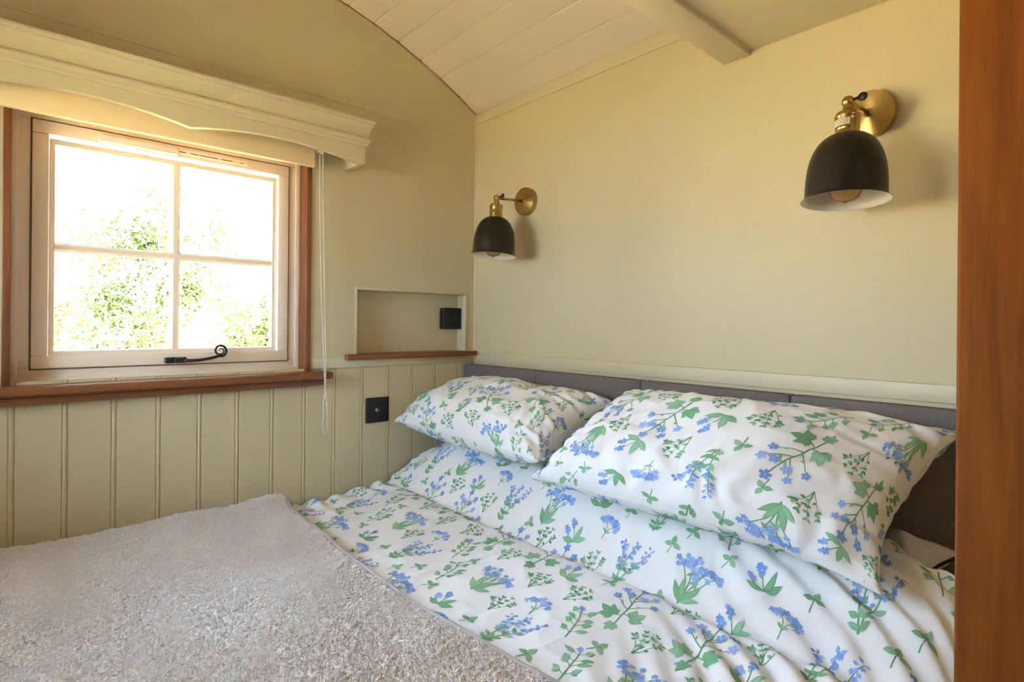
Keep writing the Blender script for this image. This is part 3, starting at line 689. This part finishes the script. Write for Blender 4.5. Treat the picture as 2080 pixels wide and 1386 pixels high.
def lay_print(P, N, S0, S1, T0, T1, flip, rot, off, inside=None):
    """map tile motifs given in cloth metres (s, t) onto the grid P"""
    nu, nv = P.shape[:2]; V = []; Fc = []; C = []; b = 0
    cr_, sr_ = math.cos(rot), math.sin(rot)
    ext = max(S1 - S0, T1 - T0) * 1.5
    for ti in range(-int(ext / TW) - 2, int(ext / TW) + 3):
        for tj in range(-int(ext / TL) - 2, int(ext / TL) + 3):
            for (x, y, rad, mo, ang) in TILE:
                X = (x + ti * TW + off[0]); Y = (y + tj * TL + off[1])
                cx_ = X * cr_ - Y * sr_; cy_ = X * sr_ + Y * cr_
                sx_, sy_ = (S0 + S1) / 2 + cx_, (T0 + T1) / 2 + cy_
                if not (S0 - rad < sx_ < S1 + rad and T0 - rad < sy_ < T1 + rad): continue
                v = np.array(mo.v) * 1.02; ca, sa = math.cos(ang + rot), math.sin(ang + rot)
                s_ = sx_ + v[:, 0] * ca - v[:, 1] * sa; t_ = sy_ + v[:, 0] * sa + v[:, 1] * ca
                fu = (s_ - S0) / (S1 - S0) * (nu - 1); fv = (t_ - T0) / (T1 - T0) * (nv - 1)
                ok = (fu >= 0) & (fu <= nu - 1.001) & (fv >= 0) & (fv <= nv - 1.001)
                if inside is not None: ok &= inside(s_, t_)
                if not ok.any(): continue
                fu = np.clip(fu, 0, nu - 1.001); fv = np.clip(fv, 0, nv - 1.001); iu = fu.astype(int); iv = fv.astype(int); au = (fu - iu)[:, None]; av = (fv - iv)[:, None]
                def bil(A): return (A[iu, iv] * (1 - au) + A[iu + 1, iv] * au) * (1 - av) + (A[iu, iv + 1] * (1 - au) + A[iu + 1, iv + 1] * au) * av
                p = bil(P) + bil(N) * (np.array(mo.z)[:, None] + 0.0003) * flip
                V.append(p); C += [c for c in mo.c]
                for f in mo.f:
                    if all(ok[k] for k in f): Fc.append(tuple(b + k for k in (f if flip > 0 else f[::-1])))
                b += len(p)
    return (np.concatenate(V) if V else np.zeros((0, 3))), Fc, C
def cloth_object(name, parts, mats, origin, parent=None):
    """parts: list of (verts, faces, material index, colours or None)"""
    V = []; Fa = []; MI = []; C = []; b = 0
    for v, f, mi, c in parts:
        V.append(np.asarray(v)); Fa += [tuple(int(q) + b for q in x) for x in f]; MI += [mi] * len(f)
        C.append(np.array(c, float) if c is not None and len(c) else np.full((len(v), 3), .8)); b += len(v)
    V = np.concatenate(V) - np.array(origin); C = np.concatenate(C)
    me = bpy.data.meshes.new(name); me.from_pydata(V.tolist(), [], Fa)
    for q in mats: me.materials.append(q)
    me.polygons.foreach_set('material_index', MI); me.polygons.foreach_set('use_smooth', [True] * len(Fa))
    at = me.color_attributes.new('ink', 'FLOAT_COLOR', 'POINT'); at.data.foreach_set('color', np.c_[C, np.ones(len(C))].astype(np.float32).ravel())
    me.update(); ob = bpy.data.objects.new(name, me); col.objects.link(ob)
    if parent is None: ob.location = (origin[0], origin[1], origin[2] + H)
    else: ob.parent = parent
    return ob

# ------------------------------------------------------------------ duvet
XR = 1.56
prof = [(-.066, -.470), (-.085, -.412), (-.14, -.388), (-.20, -.387), (-.255, -.398), (-.305, -.424), (-.350, -.462), (-.388, -.505), (-.410, -.531), (-.421, -.541), (-.428, -.543), (-.436, -.538), (-.452, -.531), (-.49, -.531), (-.54, -.538), (-.62, -.549), (-.9, -.552), (-1.94, -.552), (-1.975, -.58), (-1.985, -.66)]
pf = []
for i in range(len(prof) - 1):
    p0 = np.array(prof[max(i - 1, 0)]); p1 = np.array(prof[i]); p2 = np.array(prof[i + 1]); p3 = np.array(prof[min(i + 2, len(prof) - 1)])
    for t in np.linspace(0, 1, 12, endpoint=False): pf.append(0.5 * (2 * p1 + (p2 - p0) * t + (2 * p0 - 5 * p1 + 4 * p2 - p3) * t * t + (3 * p1 - p0 - 3 * p2 + p3) * t ** 3))
pf.append(np.array(prof[-1])); pf = np.array(pf); Lp = np.r_[0, np.cumsum(np.linalg.norm(np.diff(pf, axis=0), axis=1))]
FLAT = -.552
def duvet_pt(s, t):
    """cloth coordinates (s across the bed, t from the headboard down) to 3D, arrays"""
    y = np.interp(t, Lp, pf[:, 0]); z = np.interp(t, Lp, pf[:, 1])
    hump = z - FLAT
    # hump sinks towards both bed sides, side roll over the mattress edge
    k = 1 - 0.42 * (1 - sstep(0.0, 0.30, s)) - 0.06 * sstep(1.30, 1.58, s)
    k *= 1 + 0.06 * np.sin(s * 7.5 + 1.0)
    z = FLAT + hump * k
    R_ = 0.075; over = np.clip(s - (XR - 0.02), 0, None); a = np.clip(over / R_, 0, 1.48)
    x = np.where(over > 0, XR - 0.02 + R_ * np.sin(a), s); drop = np.where(over > 0, R_ * (1 - np.cos(a)) + np.clip(over - R_ * 1.48, 0, None), 0)
    x = x + np.where(over > R_ * 1.48, (over - R_ * 1.48) * 0.09, 0)
    z = z - drop
    z = z - 0.035 * (1 - sstep(0.0, 0.10, s))
    # creases: broad softness plus sharper folds
    w = 0.006 * fbm(s * 5, t * 5, 3, 2)
    rid = 1 - np.abs(gnoise(s * 4.2 + 2.2 * t, t * 3.0 - s * 2.0, 11)) * 2.2
    w += 0.010 * np.clip(rid - 0.45, 0, 1) ** 1.5
    rid2 = 1 - np.abs(gnoise(s * 9 + t * 4, t * 7 - s * 5, 23)) * 2.0
    w += 0.0042 * np.clip(rid2 - 0.4, 0, 1) ** 1.3
    # long pull folds running off the right side
    m = sstep(1.08, 1.40, s) * (1 - sstep(.75, 1.0, t)) * sstep(.10, .24, t)
    ph = (s * 0.75 - t * 1.0) * 98 + 4.0 * gnoise(s * 4, t * 4, 5)
    w += m * (0.0058 + 0.003 * gnoise(s * 3, t * 3, 77)) * (np.sin(ph) + 0.4 * np.sin(ph * 0.47 + 1))
    # gathers along the window wall
    m2 = (1 - sstep(0.05, 0.24, s)) * sstep(.3, .42, t)
    w += m2 * 0.008 * np.sin(t * 88 + 3 * gnoise(s * 6, t * 6, 8))
    return x, y, z + w
t_lo, t_hi = 0.0, Lp[-1]
ns_, nt_ = 420, 330
tv_ = np.r_[np.linspace(0, 0.95, 290), np.linspace(0.95, t_hi, nt_ - 290 + 1)[1:]]
S1_ = 1.86
sv = np.linspace(0.014, S1_, ns_)
Sg, Tg = np.meshgrid(sv, tv_, indexing='ij')
# the top hem slants back at the right so that the under pillow peeps out
T0s = 0.22 * sstep(1.37, 1.55, Sg); Tg2 = T0s + Tg * (t_hi - T0s) / t_hi
x, y, z = duvet_pt(Sg, Tg2); Pd = np.stack([x, y, z], -1)
Fd = tri_grid(Pd)[:, ::-1]
# print grid: uniform in t
tu = np.linspace(0, 0.98, 300); Su, Tu = np.meshgrid(sv, tu, indexing='ij'); x, y, z = duvet_pt(Su, Tu); Pu = np.stack([x, y, z], -1); Nu = normals(Pu)
fl_ = 1.0 if Nu[100, 200, 2] > 0 else -1.0
def not_cut(s_, t_): return t_ > 0.22 * sstep(1.37, 1.55, s_) + 0.004
# t grows away from the headboard, flowers stand towards it: rotate the tile by half a turn
pv, pfc, pc = lay_print(Pu, Nu, 0.014, S1_, 0.0, 0.98, fl_, math.pi + 0.12, (0.03, 0.05), not_cut)
under = Pd - normals(Pd) * fl_ * 0.012; bot = under.reshape(-1, 3)
nu_, nv_ = Pd.shape[:2]; rim = []
idx = np.arange(nu_ * nv_).reshape(nu_, nv_); off_ = nu_ * nv_
loop = list(idx[:, 0]) + list(idx[-1, 1:]) + list(idx[::-1, -1][1:]) + list(idx[0, ::-1][1:])
rim = [(a, b, b + off_, a + off_) for a, b in zip(loop[:-1], loop[1:])]
sub = np.concatenate([Pd.reshape(-1, 3), bot]); fcs = [tuple(f) for f in Fd] + [tuple(f[::-1] + off_) for f in Fd] + rim
duvet = cloth_object('duvet', [(sub, fcs, 0, None), (pv, pfc, 1, pc)], [m_cotton, m_print], (0.76, -1.0, -0.56))
tag(duvet, 'white duvet printed with blue flowers and green leaves spread over the bed', 'duvet')
def duvet_z(xq, yq):
    """height of the duvet under a point (approximate, top side)"""
    yy = pf[:, 0]; o = np.argsort(yy); tq = np.interp(yq, yy[o], Lp[o]); return duvet_pt(np.asarray(xq), tq)[2]

# ------------------------------------------------------------------ pillows
def pillow_grid(c, U, V, a, b, Tt, Tb, seed, nu=130, nv=100, sk=0.0):
    U = np.array(U, float); U /= np.linalg.norm(U); V = np.array(V, float); Vn = V / np.linalg.norm(V); N = np.cross(U, Vn); N /= np.linalg.norm(N)
    g = lambda n: np.sin(np.linspace(-1, 1, n) * np.pi / 2 * 0.999) * 0.55 + np.linspace(-1, 1, n) * 0.45
    u, v = np.meshgrid(g(nu), g(nv), indexing='ij'); out = []
    for sgn, T in ((1, Tt), (-1, Tb)):
        pin_u = 1 - 0.105 * (1 - v ** 2) ** 0.8 * u ** 4; pin_v = 1 - 0.11 * (1 - u ** 2) ** 0.8 * v ** 2
        X = a * u * pin_u; Y = b * v * pin_v
        eu = np.clip(1 - np.abs(u) ** 2.3, 0, 1); ev = np.clip(1 - np.abs(v) ** 2.1, 0, 1)
        h = T * (eu ** 0.43) * (ev ** 0.52)
        # soft dents and gathers running in from the seams
        h = h * (1 + 0.10 * fbm(u * 1.6, v * 1.6, seed, 2))
        du = (1 - np.abs(u)) * a; dv = (1 - np.abs(v)) * b
        h += 0.0082 * np.sin(Y * 95 + 5 * gnoise(u * 2, v * 3, seed + 3)) * np.exp(-du / 0.075) * (1 - np.exp(-du / 0.012))
        h += (0.0030 + 0.0028 * (v < 0)) * np.sin(X * 82 + 6 * gnoise(u * 3, v * 2, seed + 4)) * np.exp(-dv / 0.085) * (1 - np.exp(-dv / 0.012))
        rid = 1 - np.abs(gnoise(u * 3.0 + v * 1.2, v * 2.0 - u * .8, seed + 7)) * 2.4
        h += 0.0065 * np.clip(rid - .35, 0, 1) ** 1.4 * np.clip(du / .03, 0, 1) * np.clip(dv / .03, 0, 1)
        mid = 0.010 * gnoise(u * 1.3, v * 1.3, seed + 12) * (1 - (u * v) ** 2)
        P = np.array(c) + X[..., None] * U + Y[..., None] * Vn + (sgn * h + mid)[..., None] * N
        P = P + (Y * sk)[..., None] * U
        out.append(P)
    return out
def seam_weld(top, bot):
    for e in ((0, slice(None)), (-1, slice(None)), (slice(None), 0), (slice(None), -1)):
        m = (top[e] + bot[e]) / 2; top[e] = m; bot[e] = m
def pillow(name, label, c, U, V, a, b, Tt, Tb, seed, rot, off, sk=0.0, mats=None, rest=None, droop=None, cover=False):
    top, bot = pillow_grid(c, U, V, a, b, Tt, Tb, seed, sk=sk)
    for G in (top, bot):
        if droop: droop(G)
    seam_weld(top, bot)
    if rest is not None:
        for G, ex in ((bot, 0.004), (top, 0.006)):
            zz = rest(G[..., 0], G[..., 1]) + ex; G[..., 2] = np.maximum(G[..., 2], zz)
        seam_weld(top, bot)
    if cover:      # keep the pillow below the duvet wherever the duvet lies over it
        yy = pf[:, 0]; o_ = np.argsort(yy)
        for G in (top, bot):
            tq = np.interp(G[..., 1], yy[o_], Lp[o_]); dz = duvet_pt(G[..., 0], tq)[2] - 0.022
            on = sstep(-0.03, 0.03, tq - 0.22 * sstep(1.37, 1.55, G[..., 0])); lim = dz * on + G[..., 2] * (1 - on)
            G[..., 2] = np.minimum(G[..., 2], lim)
        seam_weld(top, bot)
    parts = [(top.reshape(-1, 3), [tuple(f) for f in tri_grid(top)], 0, None), (bot.reshape(-1, 3), [tuple(f[::-1]) for f in tri_grid(bot)], 0, None)]
    if rot is not None:
        for G, fl2, o2 in ((top, 1.0, off), (bot, -1.0, (off[0] + .17, off[1] + .1))):
            Nn = normals(G); sN = fl2 * (1.0 if (Nn[60, 50] @ np.cross(np.array(U, float), np.array(V, float))) > 0 else -1.0)
            # resample to uniform parameter spacing is not needed: cloth coordinates follow the grid
            v_, f_, c_ = lay_print(G, Nn, 0, 2 * a * 1.06, 0, 2 * b * 1.22, sN, rot, o2)
            parts.append((v_, f_, 1, c_))
    ob = cloth_object(name, parts, mats or [m_cotton, m_print], tuple(c)); tag(ob, label, 'pillow'); return ob, top, bot
# printed pillows
def droop_right(G):
    w = np.clip((G[..., 0] - 1.36) / 0.16, 0, 1) * np.clip((-0.30 - G[..., 1]) / 0.12, 0, 1); G[..., 2] -= 0.02 * w
p1, t1g, b1g = pillow('pillow', 'floral pillow by the window wall, partly overlapped by its neighbour', (0.405, -0.232, -0.283), (1, -0.03, 0.0), (0.0, 0.31, 0.115), 0.375, 0.172, 0.096, 0.098, 3, 0.5, (0.02, 0.0), rest=duvet_z)
p2, t2g, b2g = pillow('pillow', 'floral pillow propped on top beside the hardwood post, its corner overlapping the other', (1.160, -0.240, -0.288), (1, 0.0, 0.0), (0.0, 0.315, 0.195), 0.385, 0.190, 0.098, 0.085, 17, math.pi - 0.25, (0.05, 0.08), sk=0.13, rest=duvet_z, droop=droop_right)
# plain under pillow with black piping, peeping out from the duvet at the right
pu, tu_, bu_ = pillow('under_pillow', 'pale grey under pillow with black piping peeping out below the duvet', (1.190, -0.216, -0.452), (1, 0, 0.0), (0.0, 0.28, 0.06), 0.372, 0.150, 0.096, 0.075, 31, None, None, mats=[m_greycot, m_print], cover=True)
ring = [tu_[i, 0] for i in range(0, 130)] + [tu_[-1, j] for j in range(1, 100)] + [tu_[i, -1] for i in range(128, -1, -1)] + [tu_[0, j] for j in range(98, 0, -1)]
pm_ = MB().tube([tuple(p) for p in ring[::2]], 0.0035, 6); pp = pm_.build('piping', m_piping, None, origin=(1.190, -0.216, -0.452)); pp.parent = pu; pp.location = (0, 0, 0)

# ------------------------------------------------------------------ fleece blanket
def fleece_mat():
    m = bpy.data.materials.new('sherpa_fleece'); m.use_nodes = True
    n = m.node_tree.nodes; l = m.node_tree.links; p = n['Principled BSDF']
    t = n.new('ShaderNodeTexCoord'); nz = n.new('ShaderNodeTexNoise'); nz.inputs['Scale'].default_value = 240; nz.inputs['Detail'].default_value = 5; nz.inputs['Distortion'].default_value = 1.4
    l.new(t.outputs['Object'], nz.inputs['Vector'])
    r = n.new('ShaderNodeValToRGB'); r.color_ramp.elements[0].position = .25; r.color_ramp.elements[1].position = .7
    r.color_ramp.elements[0].color = (0.76, 0.695, 0.665, 1); r.color_ramp.elements[1].color = (0.93, 0.875, 0.85, 1)
    l.new(nz.outputs['Fac'], r.inputs[0]); l.new(r.outputs[0], p.inputs['Base Color'])
    p.inputs['Roughness'].default_value = 1.0; p.inputs['Specular IOR Level'].default_value = 0.05
    p.inputs['Sheen Weight'].default_value = 0.35; p.inputs['Sheen Roughness'].default_value = 0.5
    bp = n.new('ShaderNodeBump'); bp.inputs['Strength'].default_value = 0.35; bp.inputs['Distance'].default_value = 0.002
    l.new(nz.outputs['Fac'], bp.inputs['Height']); l.new(bp.outputs[0], p.inputs['Normal']); return m
m_fleece = fleece_mat()
BY0 = -0.800
def blanket_base(s, t):
    """s across, t from the hem towards the foot"""
    y = BY0 - t + 0.018 * np.sin(s * 5.0 + .6) - 0.012 * np.cos(s * 2.2) + 0.035 * (1 - sstep(0, .2, s))
    z = np.full(np.shape(s), FLAT + 0.020)
    z = z + 0.010 * fbm(s * 2.6, t * 2.6, 41, 2) + 0.012 * sstep(.0, .25, t)
    z -= 0.05 * (1 - sstep(0.0, 0.11, s)) ** 1.5
    z += 0.020 * np.exp(-((s - 0.07) / .06) ** 2 - ((t - .04) / .07) ** 2)
    rid = 1 - np.abs(gnoise(s * 2.2 + t * 3.1, t * 1.2 - s * 2.4, 52)) * 3.2
    z += 0.006 * np.clip(rid - .5, 0, 1)
    R_ = 0.095; over = np.clip(s - (XR - 0.005), 0, None); a = np.clip(over / R_, 0, 1.48)
    x = np.where(over > 0, XR - 0.005 + R_ * np.sin(a), s) + np.where(over > R_ * 1.48, (over - R_ * 1.48) * 0.09, 0); z = z - np.where(over > 0, R_ * (1 - np.cos(a)) + np.clip(over - R_ * 1.48, 0, None), 0)
    return x, y, z
sb = np.r_[np.linspace(0.014, 1.30, 440), np.linspace(1.30, 1.78, 70)[1:]]
tb = np.r_[np.linspace(0.0, 0.66, 230), np.linspace(0.66, 1.155, 60)[1:]]
Sb, Tb_ = np.meshgrid(sb, tb, indexing='ij')
x, y, z = blanket_base(Sb, Tb_)
z = np.maximum(z, np.where(Sb < XR - 0.03, duvet_z(x, np.maximum(y, -1.93)) + 0.015, -9))
Pb = np.stack([x, y, z], -1); Nb = normals(Pb); fb = 1.0 if Nb[200, 100, 2] > 0 else -1.0
wx = Sb + 0.004 * gnoise(Sb * 90, Tb_ * 90, 61); wy = Tb_ + 0.004 * gnoise(Sb * 90, Tb_ * 90, 62)
curl = 0.0052 * (1 - np.clip(worley(wx * 135, wy * 135, 3), 0, 1)) + 0.0034 * (1 - np.clip(worley(wx * 60, wy * 75, 9), 0, 1)) + 0.0022 * gnoise(Sb * 38, Tb_ * 38, 66)
Pb = Pb + Nb * fb * (curl * sstep(0.0, 0.008, Tb_))[..., None]
lo = Pb - Nb * fb * 0.012
nu_, nv_ = Pb.shape[:2]; idx = np.arange(nu_ * nv_).reshape(nu_, nv_); off_ = nu_ * nv_
loop = list(idx[:, 0]) + list(idx[-1, 1:]) + list(idx[::-1, -1][1:]) + list(idx[0, ::-1][1:])
Fb = tri_grid(Pb)[:, ::-1]
bk = cloth_object('fleece_blanket', [(np.concatenate([Pb.reshape(-1, 3), lo.reshape(-1, 3)]), [tuple(f) for f in Fb] + [tuple(f[::-1] + off_) for f in Fb] + [(a, b, b + off_, a + off_) for a, b in zip(loop[:-1], loop[1:])], 0, None)], [m_fleece], (0.7, -1.2, FLAT))
tag(bk, 'thick grey beige fleece blanket spread over the foot of the duvet', 'blanket')
# pile: many small curled tufts lying on the blanket
RS = np.random.RandomState(5); NT = 92000
ts_ = RS.uniform(0.016, 1.36, NT); tt_ = RS.uniform(0.007, 0.66, NT)
def samp(A, q, r):
    i = np.clip(np.searchsorted(sb, q) - 1, 0, len(sb) - 2); j = np.clip(np.searchsorted(tb, r) - 1, 0, len(tb) - 2)
    a = ((q - sb[i]) / (sb[i + 1] - sb[i]))[:, None]; b = ((r - tb[j]) / (tb[j + 1] - tb[j]))[:, None]
    return (A[i, j] * (1 - a) + A[i + 1, j] * a) * (1 - b) + (A[i, j + 1] * (1 - a) + A[i + 1, j + 1] * a) * b
c_ = samp(Pb, ts_, tt_); n_ = samp(Nb, ts_, tt_) * fb; n_ /= np.linalg.norm(n_, axis=1, keepdims=True)
an = RS.uniform(0, 2 * np.pi, NT); d_ = np.stack([np.cos(an), np.sin(an), np.zeros(NT)], 1); d_ -= n_ * (d_ * n_).sum(1, keepdims=True); d_ /= np.linalg.norm(d_, axis=1, keepdims=True)
b_ = np.cross(n_, d_); Lt = RS.uniform(.0038, .0066, (NT, 1)); rt_ = RS.uniform(.0009, .0015, (NT, 1)); lift = RS.uniform(.0004, .0024, (NT, 1)); bend = RS.uniform(-.45, .45, (NT, 1))
rows = []
for f_, rr in ((-.5, 0), (-.2, 1), (.2, 1), (.5, 0)):
    cen = c_ + d_ * Lt * f_ + n_ * (lift + (rt_ * .8 if rr else -.0012)) + b_ * bend * Lt * (.25 - f_ * f_) * 2
    if not rr: rows.append(cen)
    else:
        for g_ in (0, 2.094, 4.189): rows.append(cen + (n_ * np.cos(g_) + b_ * np.sin(g_)) * rt_)
VV = np.stack(rows, 1).reshape(-1, 3) - np.array((0.7, -1.2, FLAT))
loc_f = np.array([(0, 2, 1), (0, 3, 2), (0, 1, 3), (1, 2, 5), (1, 5, 4), (2, 3, 6), (2, 6, 5), (3, 1, 4), (3, 4, 6), (4, 5, 7), (5, 6, 7), (6, 4, 7)])
FF = (loc_f[None] + (np.arange(NT) * 8)[:, None, None]).reshape(-1)
me = bpy.data.meshes.new('pile'); me.vertices.add(len(VV)); me.vertices.foreach_set('co', VV.astype(np.float32).ravel())
nf = len(FF) // 3; me.loops.add(len(FF)); me.loops.foreach_set('vertex_index', FF.astype(np.int32)); me.polygons.add(nf); me.polygons.foreach_set('loop_start', np.arange(0, len(FF), 3, dtype=np.int32)); me.polygons.foreach_set('use_smooth', np.ones(nf, bool)); me.update(calc_edges=True); me.materials.append(m_fleece)
pile = bpy.data.objects.new('pile', me); col.objects.link(pile); pile.parent = bk; pile['kind'] = 'stuff'
hem = MB(); hp = []
hs_ = np.linspace(0.02, 1.5, 160); hx_, hy_, hz_ = blanket_base(hs_, np.zeros_like(hs_))
hem.tube([(a, b + 0.002, c + 0.001) for a, b, c in zip(hx_, hy_, np.maximum(hz_, np.where(hs_ < XR - 0.03, duvet_z(hx_, hy_) + 0.008, -9)))], 0.0055, 8)
hm = hem.build('hem', m_grey_hem, None, origin=(0.7, -1.2, FLAT)); hm.parent = bk; hm.location = (0, 0, 0)

# ------------------------------------------------------------------ outdoors
m_grass = mat('dry_grass_ground', (0.46, 0.37, 0.19, 1), 0.95, var=0.35, nscale=3.0, bump=0.5, bscale=30)
m_leaf = mat('shrub_leaf', (0.050, 0.076, 0.019, 1), 0.6, var=0.35, nscale=3, spec=0.2)
m_leaf2 = mat('autumn_leaf', (0.10, 0.068, 0.022, 1), 0.6, var=0.3, nscale=3, spec=0.2)
m_bark = mat('pale_bark', (0.45, 0.37, 0.28, 1), 0.8, var=0.15, nscale=30)
def gz(x, y): return -1.95 + 2.05 * float(sstep(3.2, 9.5, -x)) + 0.08 * math.sin(x * 1.3 + y * .9) + 0.25 * float(sstep(0.2, 1.6, y)) * float(sstep(3.5, 6, -x)) + 1.1 * float(sstep(9, 26, -x))
gx = np.linspace(-30, 14, 60); gy = np.linspace(-22, 22, 60)
vs = [(a, b, gz(a, b)) for a in gx for b in gy]; fs = [(i * 60 + j, (i + 1) * 60 + j, (i + 1) * 60 + j + 1, i * 60 + j + 1) for i in range(59) for j in range(59)]
tag(MB().add(vs, fs, 0, True).build('ground', m_grass), 'dry grassy ground rising outside the window', None, kind='structure')
def shrub(name, label, base, stems, nleaf, seed, leafm, spread, height, lsize=0.05, cl=None):
    R = random.Random(seed); b = (base[0], base[1], gz(base[0], base[1])); T = empty(name, b, label, 'shrub')
    tips = []
    st = MB()
    for k in range(stems):
        a = R.uniform(0, 6.28); d = spread * R.uniform(.35, 1); hh = height * R.uniform(.7, 1.05)
        P = []
        for i in range(9):
            t = i / 8; P.append((b[0] + d * math.cos(a) * t ** 1.3 + R.uniform(-.03, .03), b[1] + d * math.sin(a) * t ** 1.3 + R.uniform(-.03, .03), b[2] - 0.02 + hh * t))
        st.tube(P, [0.022 * (1 - .8 * i / 8) for i in range(9)], 6); tips += P[3:]
        for q in range(4):
            p = Vector(P[R.randint(3, 7)]); e = p + Vector((R.uniform(-.3, .3), R.uniform(-.3, .3), R.uniform(.1, .4))); m_ = (p + e) / 2 + Vector((0, 0, .04)); st.tube([p, m_, e], [.008, .006, .003], 5); tips += [tuple(m_), tuple(e)]
    st.build('stem', m_bark, T)
    lf = MB(); cores = [Vector(R.choice(tips)) for q in range(max(6, nleaf // 160))]
    for k in range(nleaf):
        p = R.choice(cores) + Vector((R.gauss(0, .10), R.gauss(0, .10), R.gauss(0, .12)))
        if cl and not cl(p): continue
        d = Vector((R.gauss(0, 1), R.gauss(0, 1), R.gauss(0, .7))).normalized(); n = d.orthogonal().normalized(); n = (n + d.cross(n) * R.uniform(-2, 2)).normalized()
        L = lsize * R.uniform(.6, 1.2); W = L * .5
        lf.add([p, p + d * L * .5 + n * W * .5, p + d * L, p + d * L * .5 - n * W * .5], [(0, 1, 2), (0, 2, 3)])
    f = lf.build('foliage', leafm, T); f['kind'] = 'stuff'
    return T
shrub('leafy_shrub', 'green leafed shrub with pale stems outside the window', (-4.2, -0.58), 13, 7000, 3, m_leaf, 0.62, 3.1, 0.060)
shrub('autumn_shrub', 'sparse shrub with yellowing leaves beside the green shrub outside', (-5.6, -1.25), 8, 2200, 9, m_leaf2, 0.6, 2.6, 0.06)
shrub('bank_shrub', 'low bushy plant on the bank outside the window', (-6.6, 1.2), 16, 2600, 12, m_leaf, 0.75, 0.8, 0.08)
